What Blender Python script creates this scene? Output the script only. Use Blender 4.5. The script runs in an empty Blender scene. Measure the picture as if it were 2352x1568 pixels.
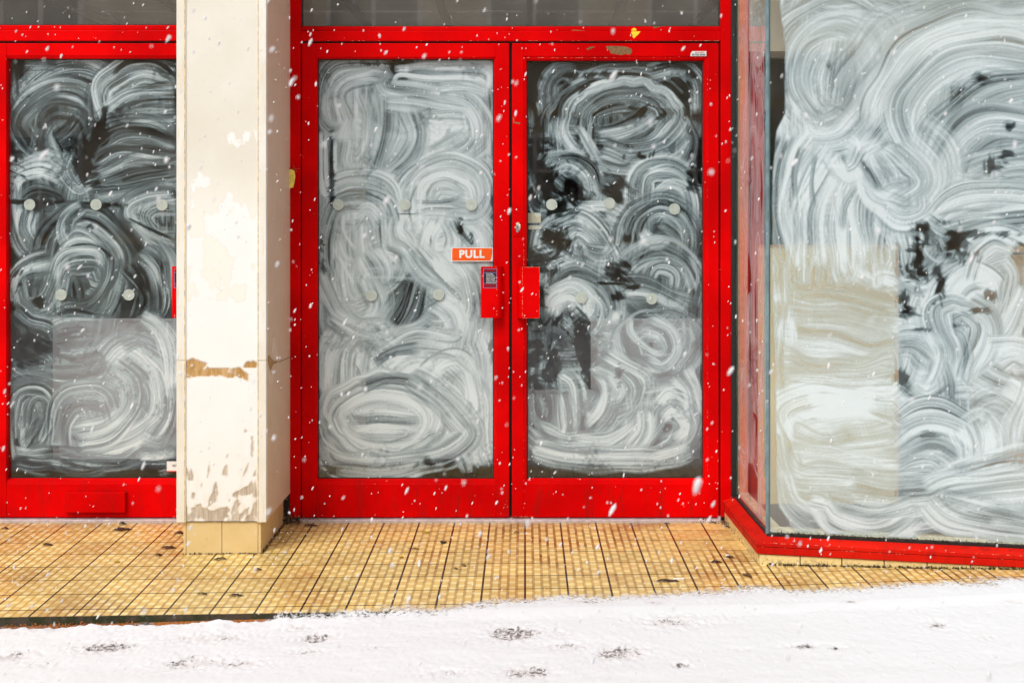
import bpy, bmesh, math, random
import numpy as np
from mathutils import Vector

# ------------------------------------------------------------------ camera, sky, sun, exposure
sc = bpy.context.scene
COL = sc.collection
CAM_D, CAM_H, FP, CX, CY = 5.01, 1.317, 2663.0, 1206.0, 497.0   # door plane at Y=0
cam = bpy.data.objects.new('camera', bpy.data.cameras.new('camera')); COL.objects.link(cam)
cam.location = (0, -CAM_D, CAM_H); cam.rotation_euler = (math.radians(90), 0, 0)
cam.data.sensor_width = 36; cam.data.lens = FP / 2352 * 36
cam.data.shift_x = (1176 - CX) / 2352; cam.data.shift_y = -(784 - CY) / 2352
cam.data.clip_start = 0.05; cam.data.clip_end = 500
cam.data.dof.use_dof = True; cam.data.dof.focus_distance = 4.95; cam.data.dof.aperture_fstop = 7.0
sc.camera = cam

SUN_EL, SUN_AZ = math.radians(50), math.radians(-28)     # azimuth from straight behind the camera, to the left
w = bpy.data.worlds.new("World"); sc.world = w; w.use_nodes = True
nt = w.node_tree; bg = nt.nodes['Background']
sky = nt.nodes.new('ShaderNodeTexSky'); sky.sky_type = 'NISHITA'; sky.sun_disc = False
sky.sun_elevation = SUN_EL; sky.sun_rotation = math.pi + SUN_AZ*-1
sky.dust_density = 4.0; sky.air_density = 1.0; sky.ozone_density = 1.0
hs = nt.nodes.new('ShaderNodeHueSaturation'); hs.inputs['Saturation'].default_value = 0.3
nt.links.new(sky.outputs[0], hs.inputs['Color']); nt.links.new(hs.outputs[0], bg.inputs['Color'])
bg.inputs['Strength'].default_value = 0.15
sun = bpy.data.objects.new('sun', bpy.data.lights.new('sun', 'SUN')); COL.objects.link(sun)
sun.data.energy = 1.3; sun.data.angle = math.radians(22); sun.data.color = (1.0, 0.965, 0.91)
sd = Vector((math.sin(SUN_AZ)*math.cos(SUN_EL), -math.cos(SUN_AZ)*math.cos(SUN_EL), math.sin(SUN_EL)))
sun.rotation_euler = sd.to_track_quat('Z', 'Y').to_euler()
vs = sc.view_settings; vs.view_transform = 'Standard'; vs.look = 'None'; vs.gamma = 1.0; vs.exposure = 0.15
sc.cycles.transparent_max_bounces = 24
sc.cycles.max_bounces = 10

# ------------------------------------------------------------------ helpers
R = random.Random(7); NR = np.random.default_rng(11)
S = CAM_D / FP
def pt(px, py, Y=0.0):
    d = CAM_D + Y
    return Vector(((px-CX)/FP*d, Y, CAM_H-(py-CY)/FP*d))
def px_x(px, Y=0.0): return (px-CX)/FP*(CAM_D+Y)
def px_z(py, Y=0.0): return CAM_H-(py-CY)/FP*(CAM_D+Y)

def tag(o, label=None, cat=None, group=None, kind=None):
    if label: o['label'] = label
    if cat: o['category'] = cat
    if group: o['group'] = group
    if kind: o['kind'] = kind
    return o
def empty(name, loc, label, cat, group=None):
    o = bpy.data.objects.new(name, None); COL.objects.link(o); o.location = loc; o.empty_display_size = .1
    return tag(o, label, cat, group)
def link(name, me, mats=None, parent=None):
    o = bpy.data.objects.new(name, me); COL.objects.link(o)
    if mats is not None:
        for m in (mats if isinstance(mats, (list, tuple)) else [mats]): me.materials.append(m)
    if parent is not None:
        o.parent = parent
        P = parent; off = Vector((0,0,0))
        while P is not None: off += Vector(P.location); P = P.parent
        o.location = -off                        # geometry is given in world coordinates
    return o
class MB:
    def __init__(s): s.v = []; s.f = []; s.mi = []
    def add(s, vs_, fs, mi=0):
        n = len(s.v); s.v += [tuple(p) for p in vs_]; s.f += [tuple(i+n for i in f) for f in fs]; s.mi += [mi]*len(fs); return s
    def box(s, x0, x1, y0, y1, z0, z1, mi=0):
        return s.add([(x0,y0,z0),(x1,y0,z0),(x1,y1,z0),(x0,y1,z0),(x0,y0,z1),(x1,y0,z1),(x1,y1,z1),(x0,y1,z1)],
            [(0,3,2,1),(4,5,6,7),(0,1,5,4),(1,2,6,5),(2,3,7,6),(3,0,4,7)], mi)
    def build(s, name, mats, parent=None, bevel=0, smooth=False):
        me = bpy.data.meshes.new(name); me.from_pydata(s.v, [], s.f); me.update()
        me.polygons.foreach_set('material_index', s.mi)
        if smooth: me.polygons.foreach_set('use_smooth', [True]*len(me.polygons))
        o = link(name, me, mats, parent)
        if bevel:
            b = o.modifiers.new('bevel', 'BEVEL'); b.width = bevel; b.segments = 2; b.limit_method = 'ANGLE'
        return o
def pbox(mb, px0, px1, py0, py1, Yf, Yb, mi=0):
    """box whose front face (at Yf) fills the given photo rectangle"""
    return mb.box(px_x(px0,Yf), px_x(px1,Yf), Yf, Yb, px_z(py1,Yf), px_z(py0,Yf), mi)
def extrude_poly(mb, pts3, depth, mi=0):
    n = len(pts3); a = [Vector(p) for p in pts3]; b = [p+Vector(depth) for p in a]
    mb.add(a+b, [tuple(range(n)), tuple(range(2*n-1, n-1, -1))] + [(i, i+n, (i+1)%n+n, (i+1)%n) for i in range(n)], mi)

# value noise
_tab = NR.random((256, 256)).astype(np.float32)
def vnoise(x, y):
    xi = np.floor(x).astype(np.int64); yi = np.floor(y).astype(np.int64)
    fx = x-xi; fy = y-yi; fx = fx*fx*(3-2*fx); fy = fy*fy*(3-2*fy)
    g = lambda i, j: _tab[i & 255, j & 255]
    return (g(xi,yi)*(1-fx)+g(xi+1,yi)*fx)*(1-fy)+(g(xi,yi+1)*(1-fx)+g(xi+1,yi+1)*fx)*fy
def fbm(x, y, o=4):
    s_ = 0; a = .5; t = 0
    for i in range(o):
        s_ = s_ + a*vnoise(x*2**i+17.3*i, y*2**i+5.1*i); t += a; a *= .5
    return s_/t
def in_poly(x, y, poly):
    c = np.zeros(x.shape, bool); n = len(poly)
    for i in range(n):
        x0, y0 = poly[i]; x1, y1 = poly[(i+1) % n]
        if y0 == y1: continue
        c ^= ((y0 > y) != (y1 > y)) & (x < (x1-x0)*(y-y0)/(y1-y0)+x0)
    return c
def grid_mesh(name, P3, attrs, mats, parent=None, smooth=True):
    """P3: (ny, nx, 3) points; attrs: {name: (ny,nx)}"""
    ny, nx = P3.shape[:2]; me = bpy.data.meshes.new(name)
    me.vertices.add(nx*ny); me.vertices.foreach_set('co', P3.astype(np.float32).ravel())
    idx = np.arange(nx*ny, dtype=np.int32).reshape(ny, nx)
    q = np.stack([idx[:-1,:-1], idx[:-1,1:], idx[1:,1:], idx[1:,:-1]], -1).reshape(-1, 4)
    me.loops.add(q.size); me.loops.foreach_set('vertex_index', q.ravel())
    me.polygons.add(len(q)); me.polygons.foreach_set('loop_start', np.arange(0, q.size, 4, dtype=np.int32))
    me.polygons.foreach_set('use_smooth', np.full(len(q), smooth)); me.update(calc_edges=True)
    for k, a in attrs.items():
        at = me.attributes.new(k, 'FLOAT', 'POINT'); at.data.foreach_set('value', a.astype(np.float32).ravel())
    return link(name, me, mats, parent)

# ------------------------------------------------------------------ materials
class NT:
    def __init__(s, name):
        s.m = bpy.data.materials.new(name); s.m.use_nodes = True; s.t = s.m.node_tree; s.n = s.t.nodes; s.l = s.t.links
        s.b = s.n['Principled BSDF']; s.out = s.n['Material Output']
    def new(s, t, **kw):
        n = s.n.new(t)
        for k, v in kw.items(): setattr(n, k, v)
        return n
    def put(s, sock, v):
        if v is None: return
        if isinstance(v, bpy.types.NodeSocket): s.l.new(v, sock)
        elif isinstance(v, (tuple, list)) and len(v) == 3 and sock.type == 'RGBA': sock.default_value = (*v, 1)
        else: sock.default_value = v
    def math(s, op, a, b=None, c=None, clamp=False):
        n = s.new('ShaderNodeMath', operation=op); n.use_clamp = clamp
        for i, v in enumerate((a, b, c)):
            if v is not None: s.put(n.inputs[i], v)
        return n.outputs[0]
    def mix(s, f, a, b, blend='MIX'):
        n = s.new('ShaderNodeMix', data_type='RGBA', blend_type=blend)
        s.put(n.inputs[0], f); s.put(n.inputs[6], a); s.put(n.inputs[7], b); return n.outputs[2]
    def ramp(s, f, a, b, lo=0.0, hi=1.0):
        n = s.new('ShaderNodeMapRange'); n.interpolation_type = 'SMOOTHSTEP'
        s.put(n.inputs[0], f); n.inputs[1].default_value = a; n.inputs[2].default_value = b
        n.inputs[3].default_value = lo; n.inputs[4].default_value = hi; return n.outputs[0]
    def coord(s, scale=(1,1,1), rot=(0,0,0)):
        g = s.new('ShaderNodeNewGeometry'); m = s.new('ShaderNodeMapping')
        m.inputs['Scale'].default_value = scale; m.inputs['Rotation'].default_value = rot
        s.l.new(g.outputs['Position'], m.inputs[0]); return m.outputs[0]
    def noise(s, scale, detail=4, rough=.55, vec=None, dist=0):
        n = s.new('ShaderNodeTexNoise'); s.put(n.inputs['Vector'], vec if vec is not None else s.coord())
        n.inputs['Scale'].default_value = scale; n.inputs['Detail'].default_value = detail
        n.inputs['Roughness'].default_value = rough; n.inputs['Distortion'].default_value = dist; return n.outputs[0]
    def attr(s, name): n = s.new('ShaderNodeAttribute', attribute_name=name); return n.outputs['Fac']
    def xyz(s, vec=None):
        n = s.new('ShaderNodeSeparateXYZ'); s.l.new(vec if vec is not None else s.coord(), n.inputs[0]); return n.outputs
    def bump(s, h, strength=.3, dist=.002):
        n = s.new('ShaderNodeBump'); n.inputs['Strength'].default_value = strength; n.inputs['Distance'].default_value = dist
        s.l.new(h, n.inputs['Height']); s.l.new(n.outputs[0], s.b.inputs['Normal'])
    def set(s, col=None, rough=None, metal=None, spec=None, coat=None):
        s.put(s.b.inputs['Base Color'], col); s.put(s.b.inputs['Roughness'], rough); s.put(s.b.inputs['Metallic'], metal)
        s.put(s.b.inputs['Specular IOR Level'], spec); s.put(s.b.inputs['Coat Weight'], coat); return s.m

def simple(name, col, rough=.6, var=.12, scale=30, metal=0, spec=None, bump=.15):
    n = NT(name); f = n.noise(scale, 5)
    c = n.mix(n.ramp(f, .3, .7), tuple(x*(1-var) for x in col), tuple(min(1, x*(1+var)) for x in col))
    n.bump(f, bump, .001); return n.set(c, rough, metal, spec)

def mk_red(name='red_paint', col=(.70,.0002,.0010), wear=1.0):
    n = NT(name)
    big = n.noise(2.3, 4); fine = n.noise(90, 4)
    c = n.mix(n.ramp(big, .3, .75), (col[0]*.70, col[1], col[2]), (col[0]*1.14, col[1]*2.5, col[2]))
    # grime film in streaks, denser low down
    z = n.xyz()[2]
    st = n.noise(9, 5, .6, n.coord((3.5,3.5,.6)))
    low = n.ramp(z, .02, .30, .75, .10)
    grime = n.math('MULTIPLY', n.ramp(st, .48, .8), low)
    c = n.mix(n.math('MULTIPLY', grime, .8*wear), c, (.13,.012,.010))
    # chips down to primer and pale undercoat
    ch = n.noise(38, 6, .62); ch2 = n.noise(4.0, 2)
    chip = n.ramp(n.math('ADD', ch, n.math('MULTIPLY', ch2, .25)), .868, .882)
    c = n.mix(n.math('MULTIPLY', chip, wear), c, (.55,.40,.25))
    sp = n.noise(330, 2, .5)
    c = n.mix(n.math('MULTIPLY', n.ramp(sp, .80, .83), .8*wear), c, (.6,.22,.16))
    h = n.math('SUBTRACT', n.math('MULTIPLY', fine, .25), chip)
    n.bump(h, .25, .0008)
    n.set(c, n.math('ADD', .32, n.math('MULTIPLY', n.noise(14, 4), .25)), spec=.04)
    return n.m
RED = mk_red()
RED2 = mk_red('sun_faded_red_paint', (.62,.006,.005), 1.3)

BLACK = simple('black_rubber', (.012,.012,.012), .55, .3, 60)
ALU = simple('worn_aluminium', (.56,.49,.50), .5, .15, 40, .25)
DARKGAP = simple('dark_gap', (.006,.006,.006), .9)
CREAMP = simple('chipped_primer', (.74,.55,.34), .7, .25, 200)
BROWNP = simple('brown_primer', (.20,.10,.035), .7, .25, 120)
WHITEP = simple('white_vinyl', (.78,.78,.76), .35, .04)
ORANGE = simple('orange_vinyl', (.82,.10,.002), .35, .04)
YELLOW = simple('yellow_plastic', (.85,.66,.02), .5, .1)
DARKV = simple('dark_vinyl', (.02,.018,.04), .3, .2)
METAL = simple('lock_metal', (.55,.55,.56), .35, .2, 80, .9)

def mk_glass(name, tint=(.975,.98,.98), ior=1.62, dust_haze=.07):
    n = NT(name); n.n.remove(n.b)
    tr = n.new('ShaderNodeBsdfTransparent'); n.put(tr.inputs[0], tint)
    gl = n.new('ShaderNodeBsdfGlossy'); gl.inputs['Roughness'].default_value = .012; gl.inputs['Color'].default_value = (1,1,1,1)
    lw = n.new('ShaderNodeLayerWeight'); lw.inputs['Blend'].default_value = .5; f0 = ((ior-1)/(ior+1))**2
    frs = n.math('MULTIPLY_ADD', n.math('POWER', lw.outputs['Facing'], 5), 1-f0, f0)
    bp = n.new('ShaderNodeBump'); bp.inputs['Strength'].default_value = .05; bp.inputs['Distance'].default_value = .003
    n.l.new(n.noise(1.6, 2), bp.inputs['Height']); n.l.new(bp.outputs[0], gl.inputs['Normal'])
    mx = n.new('ShaderNodeMixShader'); n.l.new(frs, mx.inputs[0]); n.l.new(tr.outputs[0], mx.inputs[1]); n.l.new(gl.outputs[0], mx.inputs[2])
    # thin dusty film, turned up as a brightening haze on the transoms
    df = n.new('ShaderNodeBsdfDiffuse'); df.inputs[0].default_value = (.6,.58,.52,1)
    mx2 = n.new('ShaderNodeMixShader'); n.l.new(n.ramp(n.noise(3, 6, .65), .35, .8, dust_haze*.0+(.0 if dust_haze < .1 else dust_haze*.6), dust_haze), mx2.inputs[0])
    n.l.new(mx.outputs[0], mx2.inputs[1]); n.l.new(df.outputs[0], mx2.inputs[2])
    n.l.new(mx2.outputs[0], n.out.inputs[0]); return n.m
GLASS = mk_glass('window_glass'); HAZY = mk_glass('hazy_transom_glass', ior=2.0, dust_haze=.19)  # transom panes carry painted haze in place of reflected and ceiling light
def mk_clear(name, col):
    n = NT(name); n.n.remove(n.b); tr = n.new('ShaderNodeBsdfTransparent'); n.put(tr.inputs[0], col); n.l.new(tr.outputs[0], n.out.inputs[0]); return n.m
GBACK = mk_clear('glass_back', (.97,.985,.975)); GEDGE = simple('glass_edge', (.05,.16,.13), .2, .2)

def mk_wash():
    n = NT('whitewash'); n.n.remove(n.b)
    a = n.attr('thickness')
    g = n.noise(700, 3, .6)
    al = n.math('MULTIPLY', a, n.ramp(g, .2, .8, .82, 1.12), clamp=True)
    tr = n.new('ShaderNodeBsdfTransparent')
    d = n.new('ShaderNodeBsdfDiffuse'); n.put(d.inputs[0], n.mix(al, (.50,.71,.79), (.82,.875,.915)))
    tl = n.new('ShaderNodeBsdfTranslucent'); tl.inputs[0].default_value = (.7,.75,.75,1)
    m0 = n.new('ShaderNodeMixShader'); m0.inputs[0].default_value = .10; n.l.new(d.outputs[0], m0.inputs[1]); n.l.new(tl.outputs[0], m0.inputs[2])
    m1 = n.new('ShaderNodeMixShader'); n.l.new(al, m1.inputs[0]); n.l.new(tr.outputs[0], m1.inputs[1]); n.l.new(m0.outputs[0], m1.inputs[2])
    n.l.new(m1.outputs[0], n.out.inputs[0]); return n.m
WASH = mk_wash()
def mk_dot():
    n = NT('frosted_dot'); n.n.remove(n.b); d = n.new('ShaderNodeBsdfDiffuse'); d.inputs[0].default_value = (.53,.59,.53,1)
    tr = n.new('ShaderNodeBsdfTransparent'); m = n.new('ShaderNodeMixShader')
    n.l.new(n.ramp(n.noise(25, 4), .2, .8, .55, .85), m.inputs[0]); n.l.new(tr.outputs[0], m.inputs[1]); n.l.new(d.outputs[0], m.inputs[2])
    n.l.new(m.outputs[0], n.out.inputs[0]); return n.m
DOT = mk_dot()

def mk_tile():
    n = NT('basket_weave_tile')
    T = .1515
    pos = n.coord(); o = n.xyz(pos); X, Y = o[0], o[1]
    wob = n.math('MULTIPLY', n.math('SUBTRACT', n.noise(60, 3), .5), .0022)
    U = n.math('DIVIDE', n.math('ADD', X, n.math('ADD', wob, 30*T)), T); V = n.math('DIVIDE', n.math('ADD', n.math('MULTIPLY', Y, -1), n.math('ADD', wob, 30*T+.004)), T)
    u = n.math('FRACT', U); v = n.math('FRACT', V)
    def edge(f):  # distance to nearest integer
        return n.math('SUBTRACT', .5, n.math('ABSOLUTE', n.math('SUBTRACT', f, .5)))
    eu, ev = edge(u), edge(v)
    gu = n.ramp(eu, .017, .029, 1, 0); gv = n.ramp(ev, .014, .024, 1, 0)
    grout = n.math('MAXIMUM', gu, gv)
    u5 = n.math('MULTIPLY', u, 5); v5 = n.math('MULTIPLY', v, 5)
    ce = edge(n.math('FRACT', u5)); re = edge(n.math('FRACT', v5))
    inner = n.ramp(eu, .07, .11, 0, 1)
    chan = n.math('MULTIPLY', n.ramp(ce, .14, .20, 1, 0), inner)
    rowl = n.ramp(re, .06, .14, 1, 0)
    par = n.math('MODULO', n.math('ADD', n.math('FLOOR', u5), n.math('FLOOR', v5)), 2)
    par = n.ramp(par, .4, .6)
    # per-tile tone
    wn = n.new('ShaderNodeTexWhiteNoise', noise_dimensions='2D'); cb = n.new('ShaderNodeCombineXYZ')
    n.l.new(n.math('FLOOR', U), cb.inputs[0]); n.l.new(n.math('FLOOR', V), cb.inputs[1]); n.l.new(cb.outputs[0], wn.inputs['Vector'])
    tone = n.ramp(wn.outputs[0], 0, 1, .88, 1.06)
    worn = n.ramp(n.noise(1.7, 4, .6), .40, .62)             # 0 = worn smooth, 1 = crisp relief
    corner = n.ramp(X, .42, .72, 1, .15); frontc = n.ramp(Y, -.62, -.30, 1.0, 0.0)
    crisp = n.math('MULTIPLY', n.math('MAXIMUM', worn, .55), n.math('MAXIMUM', corner, frontc))
    base = n.mix(n.noise(8, 5), (.59,.37,.085), (.77,.53,.15))
    lite = n.mix(n.noise(20, 3), (.89,.70,.30), (.95,.80,.42))
    stip = n.ramp(n.noise(420, 2), .35, .65)
    mid = n.mix(stip, base, n.mix(.35, base, lite))
    c = n.mix(n.math('MULTIPLY', par, n.math('ADD', .25, n.math('MULTIPLY', crisp, .75))), mid, lite)
    dirtn = n.ramp(n.noise(7.5, 5, .65), .34, .66)
    right = n.ramp(X, -1.1, -.5, .25, 1.0)
    cdirt = n.math('MULTIPLY', n.math('MULTIPLY', chan, crisp), n.math('ADD', .74, n.math('MULTIPLY', n.math('MULTIPLY', dirtn, right), .40)))
    c = n.mix(cdirt, c, n.mix(n.ramp(n.noise(24, 3), .52, .68), (.26,.12,.025), (.05,.022,.008)))
    c = n.mix(n.math('MULTIPLY', n.math('MULTIPLY', rowl, crisp), .45), c, (.30,.15,.04))
    # general brown soiling and dark marks
    soil = n.math('MAXIMUM', n.ramp(n.noise(3.3, 6, .62), .46, .74, 0, .6), n.ramp(n.noise(1.3, 6, .7), .50, .72, 0, .30))
    c = n.mix(soil, c, (.40,.20,.06))
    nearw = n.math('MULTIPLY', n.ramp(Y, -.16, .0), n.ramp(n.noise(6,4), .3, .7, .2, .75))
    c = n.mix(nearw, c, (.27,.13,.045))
    c = n.mix(n.ramp(n.noise(26, 5, .7, dist=.6), .735, .765, 0, .85), c, (.05,.028,.015))
    c = n.mix(n.ramp(n.noise(150, 3, .6), .735, .76, 0, .8), c, (.07,.04,.02))
    br = n.new('ShaderNodeVectorMath', operation='SCALE'); n.l.new(c, br.inputs[0]); n.l.new(tone, br.inputs['Scale'])
    c = n.mix(grout, br.outputs[0], n.mix(n.ramp(n.noise(4, 3), .4, .6), (.010,.009,.008), (.035,.016,.010)))
    h = n.math('ADD', n.math('MULTIPLY', par, .35), n.math('MULTIPLY', n.math('MAXIMUM', chan, rowl), -.5))
    h = n.math('ADD', n.math('MULTIPLY', h, crisp), n.math('MULTIPLY', grout, -1.3))
    h = n.math('ADD', h, n.math('MULTIPLY', n.noise(500, 3), .12))
    n.bump(h, .55, .0012)
    n.set(c, n.ramp(n.noise(5, 4), .3, .7, .20, .5), spec=.5); return n.m
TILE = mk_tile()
def mk_plain_tile(name, cols, mossy):
    n = NT(name); f = n.noise(12, 5); z = n.xyz()[2]
    c = n.mix(f, *cols)
    c = n.mix(n.ramp(n.noise(45, 5, .7), .62, .72, 0, .7), c, (.33,.19,.06))
    if mossy:
        g = n.math('MULTIPLY', n.ramp(z, .0, .045, .9, .12), n.ramp(n.noise(55, 6, .75), .47, .60))
        c = n.mix(g, c, (.035,.03,.012))
    n.bump(n.noise(120, 4), .3, .0008); n.set(c, .45); return n.m
PTILE = mk_plain_tile('plinth_tile', ((.66,.475,.20), (.78,.60,.31)), False)
PTILE2 = mk_plain_tile('mossy_plinth_tile', ((.80,.60,.25), (.90,.72,.36)), True)
GROUT = simple('grout', (.06,.045,.03), .9, .4, 80)

def mk_step_face():
    n = NT('mossy_concrete'); f = n.noise(18, 6, .7)
    c = n.mix(n.ramp(f, .42, .6), (.075,.06,.045), (.028,.036,.010)); c = n.mix(n.ramp(n.noise(130, 4), .55, .7, 0, .6), c, (.015,.02,.008))
    n.bump(f, .8, .004); return n.set(c, .85)
STEPF = mk_step_face()
def mk_paving():
    n = NT('block_paving'); f = n.noise(30, 6, .7); y = n.xyz()[1]
    c = n.mix(f, (.20,.15,.135), (.40,.32,.29))
    b = n.new('ShaderNodeTexBrick'); n.l.new(n.coord((1,1,1), (0,0,.35)), b.inputs[0]); b.inputs['Scale'].default_value = 1
    b.inputs['Brick Width'].default_value = .2; b.inputs['Row Height'].default_value = .1; b.inputs['Mortar Size'].default_value = .004
    c = n.mix(b.outputs['Fac'], c, (.05,.045,.04))
    rust = n.math('MULTIPLY', n.ramp(y, -1.24, -1.16), n.ramp(n.noise(9, 4), .38, .5))
    c = n.mix(rust, c, n.mix(n.ramp(n.noise(170, 3, .7), .4, .62), (.60,.20,.03), (.10,.035,.012)))
    n.bump(n.noise(160, 5), .7, .004); return n.set(c, .8)
PAVE = mk_paving()
def mk_snow():
    n = NT('snow'); dirt = n.attr('dirt')
    f = n.noise(260, 5, .7)
    g = n.math('MULTIPLY', n.ramp(dirt, .12, .8), n.ramp(f, .36, .60)); 
    c = n.mix(n.math('MULTIPLY', g, .8), (.725,.74,.765), n.mix(n.noise(12,2), (.56,.50,.48), (.66,.60,.58)))
    n.bump(n.math('ADD', n.math('MULTIPLY', f, .5), n.noise(60, 5)), .10, .003)
    n.set(c, .75, spec=.2)
    cov = n.attr('cover'); fn = n.noise(75, 6, .75); al = n.ramp(n.math('ADD', cov, n.math('MULTIPLY', n.math('SUBTRACT', fn, .5), 2.6)), .22, .60)
    n.l.new(al, n.b.inputs['Alpha'])
    n.b.inputs['Subsurface Weight'].default_value = 0.0
    return n.m
SNOW = mk_snow()

def mk_pillar(front):
    n = NT('peeling_cream_paint' if front else 'shaded_cream_paint')
    f = n.noise(9, 5, .6); st = n.noise(10, 6, .65, n.coord((6,6,.7)))
    if front:
        bare = n.attr('bare'); wh = n.attr('white'); edge = n.attr('rim'); wet = n.attr('ochre')
        cream = n.mix(f, (.83,.785,.70), (.85,.815,.735)); white = n.mix(f, (.80,.79,.75), (.86,.855,.83))
        up = n.mix(n.ramp(n.noise(4,4), .3, .7), (.77,.735,.65), (.71,.665,.56))
        z = n.xyz()[2]
        c = n.mix(n.ramp(z, 1.55, 1.25), up, cream)
        c = n.mix(wh, c, white)
        c = n.mix(n.math('MULTIPLY', edge, .38), c, (.55,.36,.14))
        wood = n.mix(n.ramp(n.noise(22, 6, .7, n.coord((3,3,.5))), .35, .65), (.40,.21,.055), (.60,.38,.17))
        grey = n.mix(n.ramp(n.noise(28, 6, .7, n.coord((3,3,.35))), .35, .65), (.40,.32,.24), (.62,.54,.44))
        c = n.mix(bare, c, n.mix(wet, grey, wood))
        n.bump(n.math('ADD', n.math('MULTIPLY', bare, -1.0), n.math('MULTIPLY', n.noise(70,5), .2)), .5, .002)
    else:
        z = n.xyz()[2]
        c = n.mix(f, (.64,.51,.37), (.72,.59,.45))  # shade of the side faces is put into this darker, warmer cream
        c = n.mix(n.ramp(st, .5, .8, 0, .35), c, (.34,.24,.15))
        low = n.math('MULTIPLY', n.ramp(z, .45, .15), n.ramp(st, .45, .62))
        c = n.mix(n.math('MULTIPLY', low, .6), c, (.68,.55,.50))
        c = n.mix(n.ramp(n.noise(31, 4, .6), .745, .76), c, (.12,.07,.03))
        n.bump(n.noise(50,5), .25, .001)
    n.set(c, .55, spec=.3); return n.m
PILF = mk_pillar(True); PILS = mk_pillar(False)
def mk_trim():
    n = NT('yellowed_trim_paint'); st = n.noise(12, 6, .7, n.coord((5,5,.5)))
    c = n.mix(n.ramp(n.noise(5,4), .3, .7), (.74,.69,.58), (.80,.78,.71)); c = n.mix(n.ramp(st, .52, .76, 0, .55), c, (.66,.47,.22))
    c = n.mix(n.ramp(n.noise(60,5,.7), .68, .73, 0, .8), c, (.22,.14,.06)); n.bump(st, .3, .001); return n.set(c, .5)
TRIM = mk_trim()

# interior
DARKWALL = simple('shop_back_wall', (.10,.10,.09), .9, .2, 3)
CREAMWALL = simple('interior_cream_paint', (.66,.60,.49), .8, .06, 4)
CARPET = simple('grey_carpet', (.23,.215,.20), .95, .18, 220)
CEIL = simple('ceiling_tile', (.62,.62,.50), .9, .08, 3)
PLY = simple('pale_ply', (.95,.80,.52), .7, .06, 4); PLYE = simple('ply_edge', (.70,.42,.18), .7, .15, 40)
OAK = simple('orange_oak', (.62,.34,.10), .5, .2, 14); GREYB = simple('grey_board', (.34,.32,.34), .7, .06, 5)
BEIGEB = simple('beige_board', (.50,.43,.33), .7, .1, 5)
STONE = simple('pale_render', (.66,.58,.44), .85, .12, 3); BAND = simple('yellow_stone_band', (.80,.60,.25), .8, .1, 8)
UPVC = simple('white_frame', (.8,.8,.8), .4, .03); DGLASS = simple('dark_window_glass', (.03,.035,.04), .1, .2, 3)
def mk_boards():
    n = NT('dark_floorboards'); x = n.xyz()[0]
    e = n.math('ABSOLUTE', n.math('SUBTRACT', n.math('FRACT', n.math('MULTIPLY', x, 8)), .5))
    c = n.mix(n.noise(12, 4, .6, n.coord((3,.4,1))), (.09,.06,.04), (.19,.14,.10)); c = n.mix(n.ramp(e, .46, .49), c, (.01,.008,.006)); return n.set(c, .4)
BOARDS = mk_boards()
LEAFM = simple('dead_leaf', (.14,.07,.025), .8, .4, 60); LEAFD = simple('rotten_leaf', (.035,.022,.014), .8, .4, 60)
LEAFY = simple('yellow_leaf', (.62,.42,.06), .7, .3, 60); PAPER = simple('damp_paper', (.78,.74,.66), .8, .1, 60)
FILTER = simple('cork_filter', (.62,.32,.08), .8, .3, 400); PEB = simple('pebble', (.42,.33,.24), .8, .3, 60)
MOSS = simple('moss', (.022,.035,.008), .95, .5, 200)

# ------------------------------------------------------------------ ground
TE = -1.12                                    # front edge of the tiled step
def z_tile(X, Y):
    t = np.clip(-Y/.85, 0, 1.6)
    return t*(.0115*np.minimum(X, .9) + .036*np.clip(X-.9, 0, 3))
def drop(X): return np.interp(X, [-2.6, -1.9, -.95, 0, 1], [.036, .034, .020, .012, .010])
def z_pave(X, Y): return z_tile(X, np.maximum(Y, TE-.3)*0+TE) - drop(X)

def build_ground():
    mb = MB(); q = 60                       # street sheet around the fine strips
    g = bpy.data.meshes.new('snowy_ground')
    mb.add([(-q,-q,-.12),(q,-q,-.12),(q,q,-.12),(-q,q,-.12)], [(0,1,2,3)])
    o = mb.build('ground', [PAVE]); tag(o, kind='structure')
    # step
    xs = np.concatenate([np.arange(-5, 5.01, .1)]); ys = np.concatenate([np.arange(0.09, TE, -.045), [TE]])
    X, Y = np.meshgrid(xs, ys); Z = z_tile(X, Y)
    top = np.stack([X, Y, Z], -1)
    vs_ = top.reshape(-1,3).tolist(); nx = len(xs); ny = len(ys); f = []; mi = []
    for j in range(ny-1):
        for i in range(nx-1): f.append((j*nx+i, (j+1)*nx+i, (j+1)*nx+i+1, j*nx+i+1)); mi.append(0)
    b0 = len(vs_)
    for i in range(nx): vs_.append((xs[i], TE+.002, -.2))
    for i in range(nx-1): f.append(((ny-1)*nx+i, b0+i, b0+i+1, (ny-1)*nx+i+1)); mi.append(1)
    me = bpy.data.meshes.new('tiled_step'); me.from_pydata(vs_, [], f); me.update(); me.polygons.foreach_set('material_index', mi)
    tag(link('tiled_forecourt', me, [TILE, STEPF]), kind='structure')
    # pavement under the snow
    xs = np.arange(-5, 5.01, .05); ys = np.array([TE, -1.3, -2, -3, -5, -9, -20.])
    X, Y = np.meshgrid(xs, ys); Z = z_pave(X, Y)
    tag(grid_mesh('pavement', np.stack([X, Y, Z], -1)[::-1], {}, [PAVE], smooth=False), kind='structure')
build_ground()

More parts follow.
